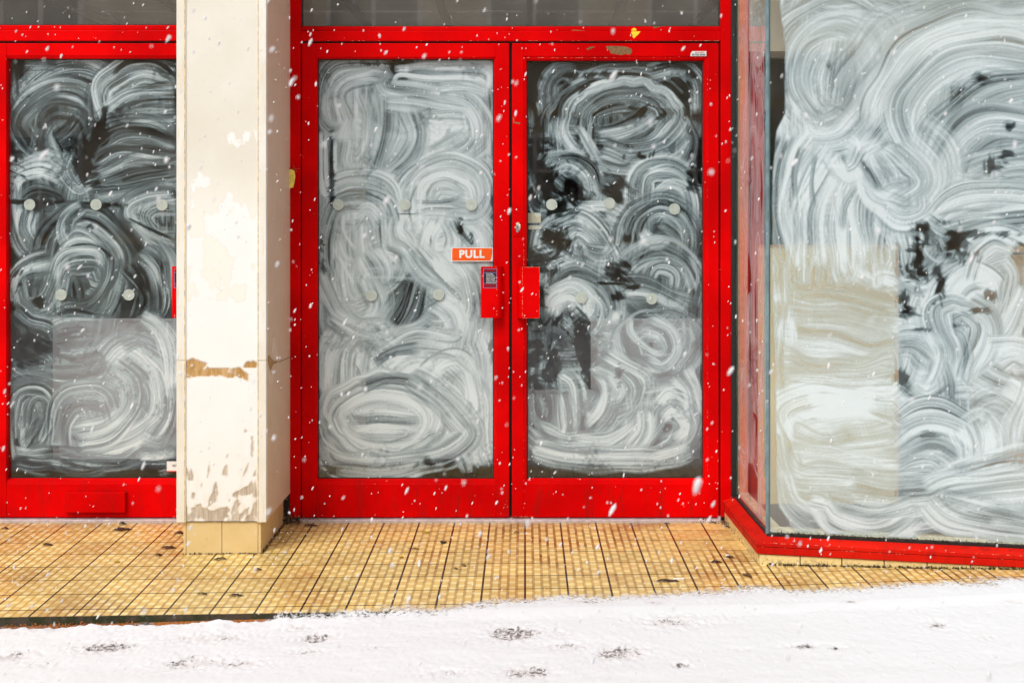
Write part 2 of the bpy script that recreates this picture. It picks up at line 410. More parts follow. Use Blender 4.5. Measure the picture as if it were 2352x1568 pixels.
PATCH = [(2060,2555,100,26,1.5),(2250,2560,65,13,.9),(2480,2640,95,28,1.4),(2680,2520,120,22,1.1),(430,2568,120,24,1.2),(830,2545,170,17,1.0),
 (1265,2555,55,18,1.5),(770,2643,130,26,1.1),(960,2652,110,17,1.0),(60,2592,75,24,1.2),(180,2628,60,13,.8),(2100,2712,90,25,1.5),
 (1800,2705,95,14,.9),(2280,2605,95,14,1.0),(1235,2612,70,13,.8),(3745,2567,55,18,1.0),(3210,2628,60,10,1.2),(3340,2637,32,8,1.1),
 (2725,2695,30,9,1.6),(4060,2490,65,11,.9),(1735,2456,95,15,1.3),(1925,2455,28,8,1.6),(2350,2442,130,12,.9),(3950,2627,55,9,.8),(2620,2452,42,9,1.2),
 (1500,2600,60,8,.6),(3400,2468,60,8,.9),(3720,2408,40,8,.9),(2950,2635,40,9,.7),(3600,2460,30,6,.7),(120,2712,80,14,.8),(768,2618,16,7,1.8),(1180,2515,60,10,.9),(3480,2660,14,5,1.2)]
def build_snow():
    def field(X, Y, fine=True):
        zp = z_pave(X, Y); zt = z_tile(X, np.maximum(Y, TE))
        h = .013 + .008*(fbm(X*5+9, Y*9+3, 3)-.5)
        d = np.zeros_like(X)
        for (x4, y4, rx, ry, s_) in PATCH:
            px, py = x4/1.7415, y4/1.7415; dd = (CAM_H+.02)/((py-CY)/FP)
            x0 = (px-CX)/FP*dd; y0 = dd-CAM_D; wx = rx/1.7415/FP*dd; wy = ry/1.7415/(py-CY)*dd
            r2 = ((X-x0)/wx/1.15)**2 + ((Y-y0)/wy/1.15)**2
            d = np.maximum(d, s_*np.exp(-r2*.9))
        if fine:
            n1 = fbm(X*85, Y*60, 4); n2 = fbm(X*17+4, Y*9, 3)
            h = h - .0035*np.clip(d, 0, 1.2)*(.5+1.0*n2) + (n1-.5)*(.0028+.012*np.clip(d, 0, 1))
        # left part: thinner and crusty beside the riser
        near = np.exp(-np.clip(TE-Y, 0, 9)/.055)*np.interp(X, [-2.4,-.9,-.2], [1,.9,.0])
        if fine: h = h - near*.017*np.clip((fbm(X*5+2, Y*4, 3)-.42)*6, 0, 1) + near*(fbm(X*60+7, Y*60, 3)-.5)*.03
        zs = zp + h
        if fine: zs = zs + near*.07*np.clip(fbm(X*9, Y*2, 4)-.44, 0, 1)*2.5 + near*(fbm(X*90, Y*70, 2)-.5)*.006
        # tongue lying on the tiles
        yb = np.interp(X, [-.95,-.7, 0, .45, .75, 3], [-1.20,-1.10,-1.015,-.955,-.93,-.925])
        if fine: yb = yb + .11*(fbm(X*7, Y*4, 4)-.5) + .02*(vnoise(X*40, Y*10)-.5)
        over = (yb - Y)
        ht = .0015+np.clip(over, -.02, .14)*.06 + ((fbm(X*75, Y*45, 4)-.50)*(.004+.006*np.exp(-(np.clip(over,-1,1)/.05)**2)) if fine else 0)
        zsnow_t = zt + ht
        z = np.where(Y > TE-.005, zsnow_t, 0)
        m = np.clip((TE-.005-Y)/.10, 0, 1); m = m*m*(3-2*m)
        zb = np.where(X < -.75, zs, np.maximum(zs, (zt+np.clip((yb-TE), -.05, .14)*.085)*(1-m)+zs*m))
        z = np.where(Y > TE-.005, z, zb)
        z = np.where((Y > TE-.005) & (X < -1.0), -.08, z)
        cov = np.clip(1.42-.90*d*(.5+1.0*(n2 if fine else .5)), .44, 1.6)
        cov = np.where(Y > TE-.06, np.minimum(cov, np.clip(.0+(over+.03)/.17, -.3, 1.2)), cov)
        cov = np.where((X < -.75) & (Y < TE-.005), cov-near*.55*(fbm(X*9+2, Y*7, 3)), cov)
        return z, np.clip(d, 0, 1.3)*.55+near*.5, cov
    xs = np.arange(-2.35, 2.6, .0045); ys = np.arange(-.80, -2.05, -.0055)
    X, Y = np.meshgrid(xs, ys); Z, D, CV_ = field(X, Y)
    # blend to the smooth field at the outer borders
    o = grid_mesh('snow', np.stack([X, Y, Z], -1)[::-1], {'dirt': D[::-1], 'cover': CV_[::-1]}, [SNOW])
    tag(o, kind='structure')
    # rest of the pavement and street
    mb = MB()
    def strip(x0, x1, y0, y1, z): mb.add([(x0,y0,z),(x1,y0,z),(x1,y1,z),(x0,y1,z)], [(0,1,2,3)])
    xs = np.arange(-5, 5.01, .05)
    ys2 = np.array([-2.045, -2.3, -3, -4, -6, -9, -12.6])
    X, Y = np.meshgrid(xs, ys2); Z = z_pave(X, Y)+.012
    tag(grid_mesh('snow_on_street', np.stack([X, Y, Z], -1)[::-1], {'dirt': X*0+.15*(vnoise(X*3,Y*3)), 'cover': X*0+2}, [SNOW]), kind='structure')
    for (a, b) in ((-5, -2.35), (2.595, 5)):
        xs = np.arange(a, b+.001, .05); ys2 = np.array([-.93 if a > 0 else TE-.01, -1.15, -1.5, -2.045])
        X, Y = np.meshgrid(xs, ys2); Z = np.where(X > 0, z_tile(X, np.maximum(Y, TE))+.004, z_pave(X, Y)+.012)
        tag(grid_mesh('snow_on_pavement', np.stack([X, Y, Z], -1)[::-1], {'dirt': X*0, 'cover': X*0+2}, [SNOW]), kind='structure')
    for (a, b) in ((-30, -4.98), (4.98, 30)):
        zz = float(z_pave(np.array([max(-5., min(5., a if a > 0 else b))]), np.array([-2.]))[0])+.012
        strip(a, b, -12.6, TE, zz)
    o = mb.build('snow_verge', [SNOW]); tag(o, kind='structure'); at = o.data.attributes.new('cover', 'FLOAT', 'POINT'); at.data.foreach_set('value', [2.0]*len(o.data.vertices))
build_snow()

# ------------------------------------------------------------------ whitewash brushwork
VW = {1:(0,0,1.4258), 2:(0,1000,1.4258), 3:(1140,0,1.568), 4:(1140,1000,1.425), 5:(2000,0,1.568), 6:(2000,1000,1.4255), 7:(2880,0,1.3067), 8:(2880,1100,1.2064),
      9:(3500,950,2.851)}
def v2p(v, x, y): ox, oy, s_ = VW[v]; return ((ox+x/s_)/1.7415, (oy+y/s_)/1.7415)
RES = .0015
class Canvas:
    def __init__(s, w, h, seed):
        s.w, s.h = w, h; s.nx, s.ny = int(w/RES)//2*2, int(h/RES)//2*2
        s.T = np.zeros((s.ny, s.nx), np.float32); s.r = np.random.default_rng(seed); s.mean = .5; s.gain = 1.22; s.gaps = .35
    def bristle(s, nb, np_):
        out = np.zeros((np_, nb), np.float32)
        for sc_, a in ((.9, .30), (2.0, .40), (4.5, .34), (11, .28), (34, .36)):
            base = s.r.normal(size=nb*2+8).astype(np.float32)
            var = s.r.normal(size=(np_, nb*2+8)).astype(np.float32)
            k = int(max(1, sc_*2)); ker = np.hanning(k+2)[1:-1]; ker /= math.sqrt((ker**2).sum())
            b = np.convolve(base, ker, 'same')[:nb]
            for i in range(np_): out[i] += a*(.65*b+.6*np.convolve(var[i], ker, 'same')[:nb])
        return out
    def stroke(s, pts, width, val, con=.20, k=.88, taper=True):
        P = np.array(pts, float)
        if len(P) == 2: P = np.array([P[0], (P[0]+P[1])/2, P[1]])
        Q = np.vstack([2*P[0]-P[1], P, 2*P[-1]-P[-2]]); out = []
        for i in range(len(P)-1):
            p0, p1, p2, p3 = Q[i:i+4]; L = np.linalg.norm(p2-p1); n = max(4, int(L/.004)); t = np.linspace(0, 1, n, endpoint=False)[:,None]
            out.append(.5*((2*p1)+(-p0+p2)*t+(2*p0-5*p1+4*p2-p3)*t**2+(-p0+3*p1-3*p2+p3)*t**3))
        C = np.vstack(out+[P[-1:]]); seg = np.r_[0, np.cumsum(np.linalg.norm(np.diff(C, axis=0), axis=1))]
        L = seg[-1]; ns = max(8, int(L/(RES*.5))); sv = np.linspace(0, L, ns)
        x = np.interp(sv, seg, C[:,0]); y = np.interp(sv, seg, C[:,1])
        tx = np.gradient(x); ty = np.gradient(y); ln = np.hypot(tx, ty)+1e-9
        kk = max(3, int(.02/(RES*.5))); ker = np.ones(kk)/kk
        tx = np.convolve(np.pad(tx/ln, kk, 'edge'), ker, 'same')[kk:-kk]; ty = np.convolve(np.pad(ty/ln, kk, 'edge'), ker, 'same')[kk:-kk]
        nb = int(width/RES*1.6)+3; v = np.linspace(-1, 1, nb)
        npf = max(2, int(L/.16)+2); B = s.bristle(nb, npf); B2 = s.bristle(nb, npf)
        f = sv/L*(npf-1); i0 = np.minimum(f.astype(int), npf-2); fr = (f-i0)[:,None]; fr = fr*fr*(3-2*fr)
        Bv = B[i0]*(1-fr)+B[i0+1]*fr; Bk = B2[i0]*(1-fr)+B2[i0+1]*fr
        wv = width/2*(1+.16*np.sin(sv/L*5+s.r.random()*6)+.07*np.sin(sv*31+s.r.random()*6))
        X = x[:,None] - ty[:,None]*wv[:,None]*v[None]; Y = y[:,None] + tx[:,None]*wv[:,None]*v[None]
        ridge = np.exp(-((np.abs(v)-.90)/.06)**2)*.07
        slow = np.sin(sv*s.r.uniform(6, 14)+s.r.random()*6)*.05*(1 if con > .1 else .2)
        V = val + 1.75*con*Bv + slow[:,None] + ridge[None]*(.5+.5*np.sin(sv*23+s.r.random()*9))[:,None]
        edge_ = np.clip((1-np.abs(v))/(.30 if width > .05 else .10), 0, 1)[None]
        K = np.clip(k + .50*Bk - .9*(1-edge_)*(.5+.9*np.abs(Bk)), 0, 1)*np.clip(edge_*4, 0, 1)
        if taper:
            st = .012+.030*s.r.random(nb); st2 = .015+.05*s.r.random(nb)
            K = K*np.clip(sv[:,None]/st[None], 0, 1)*np.clip((L-sv)[:,None]/st2[None], 0, 1)
        ix = (X/RES).astype(np.int64).ravel(); iy = (Y/RES).astype(np.int64).ravel()
        ok = (ix >= 0) & (ix < s.nx) & (iy >= 0) & (iy < s.ny)
        idx = iy[ok]*s.nx+ix[ok]; T = s.T.ravel(); K = K.ravel()[ok]; V = np.clip(V, 0, 1).ravel()[ok]
        T[idx] = T[idx]*(1-K)+K*V
    def blot(s, x, y, rx, ry, val, n=5):
        for _ in range(n):
            a = s.r.random()*6.3; cx_, cy_ = x+rx*.6*(s.r.random()-.5)*2, y+ry*.6*(s.r.random()-.5)*2
            s.stroke([(cx_-rx*.4, cy_-ry*.5), (cx_+rx*.1*(s.r.random()-.5), cy_), (cx_+rx*.4*math.cos(a), cy_+ry*.5)], min(rx, ry)*.9, val, .06, 1.0)
    def scrape(s, x, y, rx, ry, seed=0, thr=.50, keep=.22):
        i0, i1 = max(0, int((x-3*rx-.01)/RES)), min(s.nx, int((x+3*rx+.01)/RES)); j0, j1 = max(0, int((y-3*ry-.01)/RES)), min(s.ny, int((y+3*ry+.01)/RES))
        if i1 <= i0 or j1 <= j0: return
        yy, xx = np.mgrid[j0:j1, i0:i1]*RES; a_ = seed*1.3; u = xx*math.cos(a_)+yy*math.sin(a_); v = -xx*math.sin(a_)+yy*math.cos(a_)
        n_ = fbm(u*18+seed*3.1, v*34+seed*1.7, 5); s_ = fbm(u*30+seed, v*210, 3)
        q = np.hypot((xx-x)/rx, (yy-y)/ry) + 3.6*(n_-.5) + 2.2*(s_-.5)
        s.T[j0:j1, i0:i1] *= keep+(1-keep)*np.clip((q-thr)/.75, 0, 1)**.8
    def result(s, power=1.7):
        # slow thin-out and small gaps, then average 2x2
        yy, xx = np.mgrid[0:s.ny, 0:s.nx]*RES
        T = s.T*(.90+.2*fbm(xx*6, yy*6, 3))
        S_ = s.T; B_ = S_.copy()
        for _ in range(3): B_ = (B_+np.roll(B_,2,0)+np.roll(B_,-2,0)+np.roll(B_,2,1)+np.roll(B_,-2,1))/5
        T = T*(.62*S_+.38*B_)/(S_+1e-4)*(S_ > 1e-4) + (.38*B_)*(S_ <= 1e-4)
        gap = fbm(xx*4.3+31, yy*5.1+7, 4); fib = fbm(xx*70, yy*70, 3)
        T = T*(1-s.gaps*np.clip((gap-.66+.35*(fib-.5))*7, 0, 1))
        T = T.reshape(s.ny//2, 2, s.nx//2, 2).mean((1, 3))
        m = s.mean; T = m+(T-m)*s.gain
        return np.clip(T, 0, 1)**power*.97
def arc(cx_, cy_, rx, ry, a0, a1, n=12):
    return [(cx_+rx*math.cos(math.radians(a0+(a1-a0)*i/n)), cy_+ry*math.sin(math.radians(a0+(a1-a0)*i/n))) for i in range(n+1)]
def filler(cv, x0, x1, y0, y1, n, val, var, wmin=.11, wmax=.20, con=.2):
    for _ in range(n):
        cx_, cy_ = cv.r.uniform(x0, x1), cv.r.uniform(y0, y1); r1, r2 = cv.r.uniform(.10, .30), cv.r.uniform(.10, .30)
        a = cv.r.uniform(0, 360); P = arc(cx_, cy_, r1, r2, a, a+cv.r.choice([-1, 1])*cv.r.uniform(90, 300))
        P = [(min(max(px, x0), x1), min(max(py, y0), y1)) for px, py in P]
        cv.stroke(P, cv.r.uniform(wmin, wmax), float(np.clip(val+cv.r.uniform(-var, var), 0, 1)), con)

def run(cv, conv, items):
    """items: (view, width, val, pts[, con[, k]]) traced from the photograph"""
    for it in items:
        v, w_, val, pts = it[:4]; con = it[4] if len(it) > 4 else .20; k = it[5] if len(it) > 5 else .88
        s_ = VW[v][2]; P = [conv(*v2p(v, x, y)) for x, y in pts]
        big = w_ >= 80 and val > .2
        if big:
            P = [(x+cv.r.normal()*.005, y+cv.r.normal()*.005) for x, y in P]
        cv.stroke(P, w_/s_/1.7415/FP*5.0*(1.65 if w_ >= 80 and val > .2 else 1.3 if w_ >= 50 and val > .2 else 1.0), val, con, k if k != .88 else .80)
        if big:
            W_ = w_/s_/1.7415/FP*5.0; o = cv.r.uniform(-.55, .55)*W_; n_ = len(P)
            d = np.array(P[-1])-np.array(P[0]); dd = np.array([-d[1], d[0]])/(np.linalg.norm(d)+1e-6)*o
            a_ = cv.r.integers(0, max(1, n_//3)); b_ = n_-cv.r.integers(0, max(1, n_//3))
            if b_-a_ >= 2: cv.stroke([tuple(np.array(p)+dd) for p in P[a_:b_]], W_*cv.r.uniform(.3, .7), min(1, max(0, val+cv.r.choice([-.26, .24, .30]))), con, .62)

GY = .030
def door_conv(px0, py1):
    X0, Z0 = px_x(px0, GY), px_z(py1, GY)
    return lambda px, py: (px_x(px, GY)-X0, px_z(py, GY)-Z0)
def wash_door(px0, px1, py0, py1, items, base, seed, parent, scr=()):
    X0, X1, Z0, Z1 = px_x(px0,GY), px_x(px1,GY), px_z(py1,GY), px_z(py0,GY)
    cv = Canvas(X1-X0, Z1-Z0, seed); conv = door_conv(px0, py1)
    filler(cv, .085, cv.w-.08, .135, cv.h-.10, base[2], base[0], base[1])
    run(cv, conv, items)
    for i, (v, x, y, rx, ry) in enumerate(scr):
        q = VW[v][2]*1.7415*FP/5.0; c_ = conv(*v2p(v, x, y)); cv.scrape(c_[0], c_[1], rx/q, ry/q, i+seed)
    A = cv.result(base[3] if len(base) > 3 else 1.7)
    ny, nx = A.shape; x = X0+(np.arange(nx)+.5)*2*RES; z = Z0+(np.arange(ny)+.5)*2*RES
    XX, ZZ = np.meshgrid(x, z); return grid_mesh('whitewash', np.stack([XX, XX*0+GY+.0085, ZZ], -1), {'thickness': A}, [WASH], parent, False)

LEFT = [
 (1,150,.50,[(70,640),(170,480),(330,400),(480,385),(620,450)]), (1,60,.55,[(70,380),(70,520),(100,620)]), (1,70,.5,[(120,360),(250,370),(330,380)]),
 (1,120,.42,[(560,640),(450,530),(300,510),(150,600),(90,740),(180,860),(300,840)]), (1,90,.44,[(480,770),(420,680),(320,660),(240,740),(220,860)]),
 (1,100,.36,[(330,820),(420,760),(480,700)]), (1,170,.50,[(660,760),(620,560),(690,480),(820,420),(1000,470)]), (1,70,.10,[(640,440),(740,370),(880,370),(1010,460)],.06),
 (1,150,.46,[(600,700),(760,600),(1010,600)]), (1,140,.40,[(620,760),(780,700),(1010,700)]), (1,200,.42,[(520,940),(680,820),(830,800),(1010,860)]),
 (1,110,.38,[(540,980),(700,900),(1010,960)]), (1,70,.02,[(580,720),(560,780),(470,880)],.04,1), (1,60,.04,[(460,880),(480,1000),(520,1050)],.05,1), (1,40,.03,[(600,600),(580,700),(560,760)],.05,.9),
 (1,60,.08,[(400,820),(460,780)],.05,1),
 (1,80,.55,[(380,850),(355,980),(430,1080),(520,1050),(700,1010)]), (1,150,.33,[(520,1080),(760,1010),(1010,970)]), (1,100,.34,[(540,1110),(800,1080),(1010,1060)]),
 (1,110,.66,[(70,1090),(110,1000),(220,970),(340,1000)]), (1,110,.64,[(85,1080),(80,1230),(150,1400),(290,1480)]), (1,60,.55,[(110,1130),(200,1080),(330,1110),(370,1180),(300,1260)]),
 (1,90,.62,[(170,1180),(150,1300),(220,1420),(300,1470)]), (1,60,.50,[(240,1220),(230,1330),(290,1400)]),(1,16,.02,[(120,1140),(240,1160),(400,1150),(700,1180)],.03,.8),
 (1,120,.56,[(1010,1120),(850,1120),(750,1200),(800,1330),(900,1400),(1010,1430)]), (1,70,.58,[(1010,1200),(900,1190),(840,1240),(900,1320),(1010,1330)]), (1,14,.03,[(720,1240),(860,1310),(1000,1370)],.03,.95), (1,30,.05,[(700,1160),(690,1250),(760,1290)],.03,.9),
 (1,230,.36,[(340,1900),(330,1560),(370,1380),(490,1280),(630,1340),(700,1500),(640,1750),(450,1880),(310,1850)],.16), (1,60,.80,[(470,1180),(370,1240),(345,1330),(400,1450)]), (1,50,.5,[(480,1190),(400,1260),(390,1350)]),
 (1,110,.45,[(350,1610),(370,1440),(480,1400),(560,1470),(560,1600)]), (1,22,.02,[(465,1290),(510,1295)],.02,1),
 (2,120,.48,[(310,220),(350,100),(450,60),(560,80),(600,170)],.18), (2,90,.42,[(330,330),(500,330),(620,200),(640,30)],.18),
 (2,150,.34,[(740,40),(840,130),(900,300),(860,420)]), (2,60,.04,[(750,50),(800,140),(830,260)],.04,.8), (2,100,.42,[(900,-60),(980,60),(990,300)]), (2,60,.12,[(700,250),(720,440)],.05,.8),
 (2,110,.55,[(70,300),(70,170),(150,100),(290,80)]), (2,100,.45,[(110,190),(170,320),(250,300),(290,180)]), (2,60,.12,[(200,260),(220,330)],.05), (2,130,.34,[(60,330),(150,420),(280,470),(290,560)]),
 (2,110,.30,[(70,430),(100,520),(200,560),(290,600)]), (2,45,.72,[(135,540),(190,555)],.1,.8), (2,80,.07,[(60,600),(150,600)],.06,.9),
 (2,110,.40,[(70,660),(160,700),(290,720)]), (2,110,.46,[(60,900),(100,790),(220,770),(300,790)]), (2,120,.44,[(110,1200),(80,1010),(110,850),(230,830),(250,980),(160,1150)]), (2,70,.38,[(170,1000),(200,870),(250,900),(200,1080)]),
 (2,110,.46,[(80,1180),(160,1200),(290,1180)]),
 (2,200,.40,[(300,500),(420,480),(640,470)]), (2,190,.36,[(680,380),(620,620),(520,770),(310,790)],.14),
 (2,200,.60,[(650,690),(760,590),(900,720),(920,950),(780,1090),(500,1170),(330,1150)]), (2,150,.62,[(620,680),(720,760),(720,900),(600,1020),(420,1060)]), (2,140,.55,[(320,1120),(330,960),(400,860),(540,850),(590,950)]),
 (2,26,.85,[(650,690),(720,760),(720,840)],.1), (2,80,.86,[(800,370),(900,430),(960,560),(985,800)],.18,.75), (2,70,.58,[(690,560),(800,520),(860,580)]),
 (2,120,.58,[(985,830),(960,990),(880,1110)]), (2,90,.56,[(790,1090),(900,1120),(1010,1100)]), (2,90,.50,[(790,1160),(900,1170),(1010,1150)]), (2,70,.55,[(880,1250),(1010,1230)]),
 (2,80,.50,[(330,1190),(520,1230),(700,1210),(800,1150)]),(2,60,.45,[(80,1200),(200,1220),(300,1210)])]
MID = [
 (3,250,.58,[(460,480),(450,700),(430,900),(440,1090)],.12), (3,240,.62,[(620,560),(640,800),(560,1060)],.14), (3,120,.60,[(260,700),(250,560),(330,450),(480,420),(650,440)]), (3,90,.56,[(360,760),(330,600),(400,500),(560,470)]),
 (3,80,.50,[(250,560),(235,700),(290,790),(330,740)]), (3,60,.36,[(225,740),(290,800),(335,750)]),
 (3,150,.60,[(800,430),(1100,420),(1270,470),(1280,640)]), (3,70,.70,[(680,440),(1000,425),(1250,440),(1290,560)],.25), (3,60,.30,[(660,430),(600,520),(640,590)],.1), (3,60,.38,[(760,470),(980,470)],.15),
 (3,40,.88,[(680,520),(720,470),(900,490),(1200,500),(1270,560)],.2), (3,110,.52,[(620,500),(660,570),(900,600),(1110,620),(1220,740),(1230,870),(1120,980)],.2), (3,40,.32,[(600,540),(700,570),(860,580)],.1), (3,90,.55,[(620,640),(800,670),(1120,710)],.15),
 (3,60,.66,[(960,540),(1140,540),(1270,580)]), (3,130,.82,[(850,770),(1000,770),(1150,790)],.22), (3,120,.80,[(870,850),(980,900),(960,960)],.2), (3,30,.95,[(1010,770),(960,900)],.1), (3,22,.40,[(1040,780),(990,890)],.1), (3,30,.95,[(1080,790),(1010,890)],.1), (3,24,.25,[(1120,800),(1080,870)],.1), (3,30,.98,[(1150,780),(1120,840)],.1),
 (3,50,.85,[(860,900),(910,930),(920,980)],.1),(3,110,.50,[(1160,830),(1090,920),(900,1000)],.14),
 (3,140,.48,[(760,690),(820,840),(760,980),(640,1080)],.16), (3,24,.30,[(830,740),(850,860),(820,990)],.08), (3,20,.85,[(410,880),(420,970),(450,1010)]), (3,20,.85,[(500,860),(480,980)]), (3,90,.50,[(370,880),(360,1000),(400,1060)]),
 (3,34,.90,[(222,820),(226,1160),(290,1250)],.15), (3,16,.15,[(240,840),(242,1150)],.04,1), (3,26,.90,[(256,850),(262,1140),(320,1250)],.12), (3,44,.03,[(288,860),(288,1150)],.03,1), (3,22,.85,[(312,870),(318,1200),(350,1260)],.1),(3,50,.60,[(300,1180),(330,1150),(420,1130)]),
 (3,60,.70,[(1285,760),(1290,1000),(1280,1250)]), (3,100,.75,[(1200,1000),(1260,1080),(1280,1200)]),
 (3,130,.62,[(740,1330),(750,1180),(880,1050),(1060,1010),(1210,1080),(1260,1220),(1200,1330),(1000,1310)],.22), (3,110,.72,[(840,1290),(870,1160),(1000,1090),(1150,1160),(1190,1260)],.2), (3,90,.62,[(930,1260),(1000,1200),(1120,1250)]), (3,30,.30,[(820,1270),(1000,1265),(1120,1230)],.1),
 (3,22,.98,[(840,1120),(800,1230),(800,1400)],.08), (3,22,.98,[(910,1140),(850,1260),(850,1470)],.08), (3,16,.30,[(825,1150),(780,1300),(800,1420)],.06),
 (3,120,.74,[(300,1190),(420,1140),(560,1160),(660,1260),(670,1560)],.2), (3,130,.55,[(230,1800),(240,1450),(330,1290),(480,1240),(620,1300),(650,1560)],.22), (3,110,.70,[(430,1360),(520,1330),(600,1420)]), (3,60,.92,[(385,1355),(480,1350)],.1), (3,150,.52,[(430,1400),(440,1568),(480,1700)],.14), (3,26,.95,[(365,1330),(370,1450),(440,1568)],.08),
 (3,90,.85,[(940,1380),(900,1480),(880,1600)],.2), (3,100,.80,[(720,1370),(700,1450),(760,1568)],.22), (3,80,.78,[(1000,1380),(1060,1500),(1040,1600)],.2), (3,50,.30,[(1050,1370),(1090,1450),(1190,1568)],.1), (3,120,.66,[(1170,1390),(1260,1470),(1290,1650),(1290,1800)],.22), (3,12,.15,[(690,1342),(880,1342)],.04,.8), (3,12,.15,[(915,1470),(910,1568)],.04,.9), (3,40,.60,[(1000,1340),(1200,1350)],.1),
 (3,24,.10,[(1060,1130),(1090,1160)],.03,.5),
 (4,130,.52,[(230,50),(260,200),(340,340),(430,360)],.2), (4,120,.58,[(360,40),(360,180),(400,300)],.2), (4,20,.9,[(300,30),(390,200)],.1), (4,100,.62,[(440,0),(520,120),(520,220)]), (4,50,.92,[(290,-60),(330,40),(400,80)],.1), (4,90,.75,[(600,-40),(700,0),(730,100)]),
 (4,240,.42,[(800,160),(700,280),(560,420)],.14), (4,120,.30,[(760,180),(720,330),(620,470)],.12), (4,120,.45,[(460,150),(520,300),(480,400)]), (4,70,.75,[(450,130),(600,125),(760,130)],.1,.6), (4,12,.15,[(610,183),(780,183)],.03,.9), (4,16,.3,[(560,320),(620,240)],.05),
 (4,170,.60,[(730,0),(830,120),(970,240),(1050,390),(1050,520),(990,660)],.2), (4,130,.72,[(960,30),(1080,150),(1130,330),(1110,480)],.2), (4,140,.80,[(880,0),(960,120),(1040,180)],.2), (4,26,.35,[(760,40),(880,160),(1010,290)],.06), (4,90,.76,[(860,300),(960,370),(990,500)]),
 (4,140,.78,[(250,370),(400,440),(560,500)],.24), (4,80,.40,[(600,500),(760,470),(850,400)],.12), (4,60,.95,[(430,500),(560,490),(630,420)],.1), (4,90,.70,[(820,450),(960,460),(960,400)]), (4,90,.62,[(600,560),(760,520),(950,530)]),
 (4,80,.85,[(225,800),(235,600),(310,470)],.22), (4,70,.78,[(290,800),(310,600),(400,500)],.26), (4,70,.72,[(365,780),(370,600),(440,510)],.26), (4,60,.45,[(450,720),(465,580),(510,520)],.22), (4,70,.60,[(540,560),(600,530)]),
 (4,90,.72,[(600,720),(720,640),(840,620)],.2), (4,50,.28,[(500,650),(620,580),(780,555)],.1), (4,22,.98,[(585,680),(650,630),(700,610)],.06), (4,120,.75,[(820,740),(900,660),(1000,650),(1060,760)],.22), (4,34,.42,[(820,640),(890,600),(1000,630)],.08), (4,150,.80,[(880,700),(1000,780),(1060,920)],.22), (4,30,.35,[(840,760),(890,740),(910,770)],.06),
 (4,100,.80,[(1100,520),(1150,640),(1160,900),(1150,1200)],.25), (4,90,.82,[(1060,700),(1110,850),(1120,1100),(1150,1230)],.22), (4,30,.35,[(1120,720),(1150,820)],.06), (4,22,.25,[(1060,860),(1055,960)],.05),
 (4,200,.78,[(900,950),(980,1050),(930,1150)],.15), (4,150,.66,[(230,1060),(260,1160),(330,1220)],.15),
 (4,120,.48,arc(565,965,330,215,0,-360,30),.2), (4,80,.70,arc(560,968,262,160,20,-340,26),.22), (4,90,.55,[(380,950),(560,930),(790,960)],.25), (4,60,.75,[(420,910),(560,890),(760,920)],.2), (4,50,.35,[(380,970),(560,980),(790,985)],.12), (4,50,.72,[(380,1020),(600,1030),(830,1020)],.2), (4,60,.50,[(400,1080),(600,1090),(800,1070)],.18), (4,26,.97,[(380,1035),(500,1005),(660,1010),(820,1040)],.08), (4,60,.82,arc(560,975,232,132,170,-170,24),.2),
 (4,70,.25,[(430,790),(560,740),(700,745),(820,800)],.12), (4,16,.9,arc(560,970,250,140,200,330,14),.05), (4,24,.35,arc(560,968,290,185,180,340,14),.08),
 (4,110,.55,[(700,730),(870,830),(1010,960),(1060,1060),(930,1170),(700,1220),(380,1225),(240,1150)],.2), (4,40,.35,[(760,740),(960,900),(1070,1050)],.08), (4,60,.75,[(450,1235),(650,1230),(820,1180)],.2),
 (4,80,.60,[(210,1170),(300,1270),(560,1275),(780,1250)],.2), (4,70,.65,[(1030,1150),(1080,1270)],.2), (4,50,.7,[(1110,1130),(1170,1250)],.2), (4,60,.5,[(1000,1180),(1040,1280)],.2)]
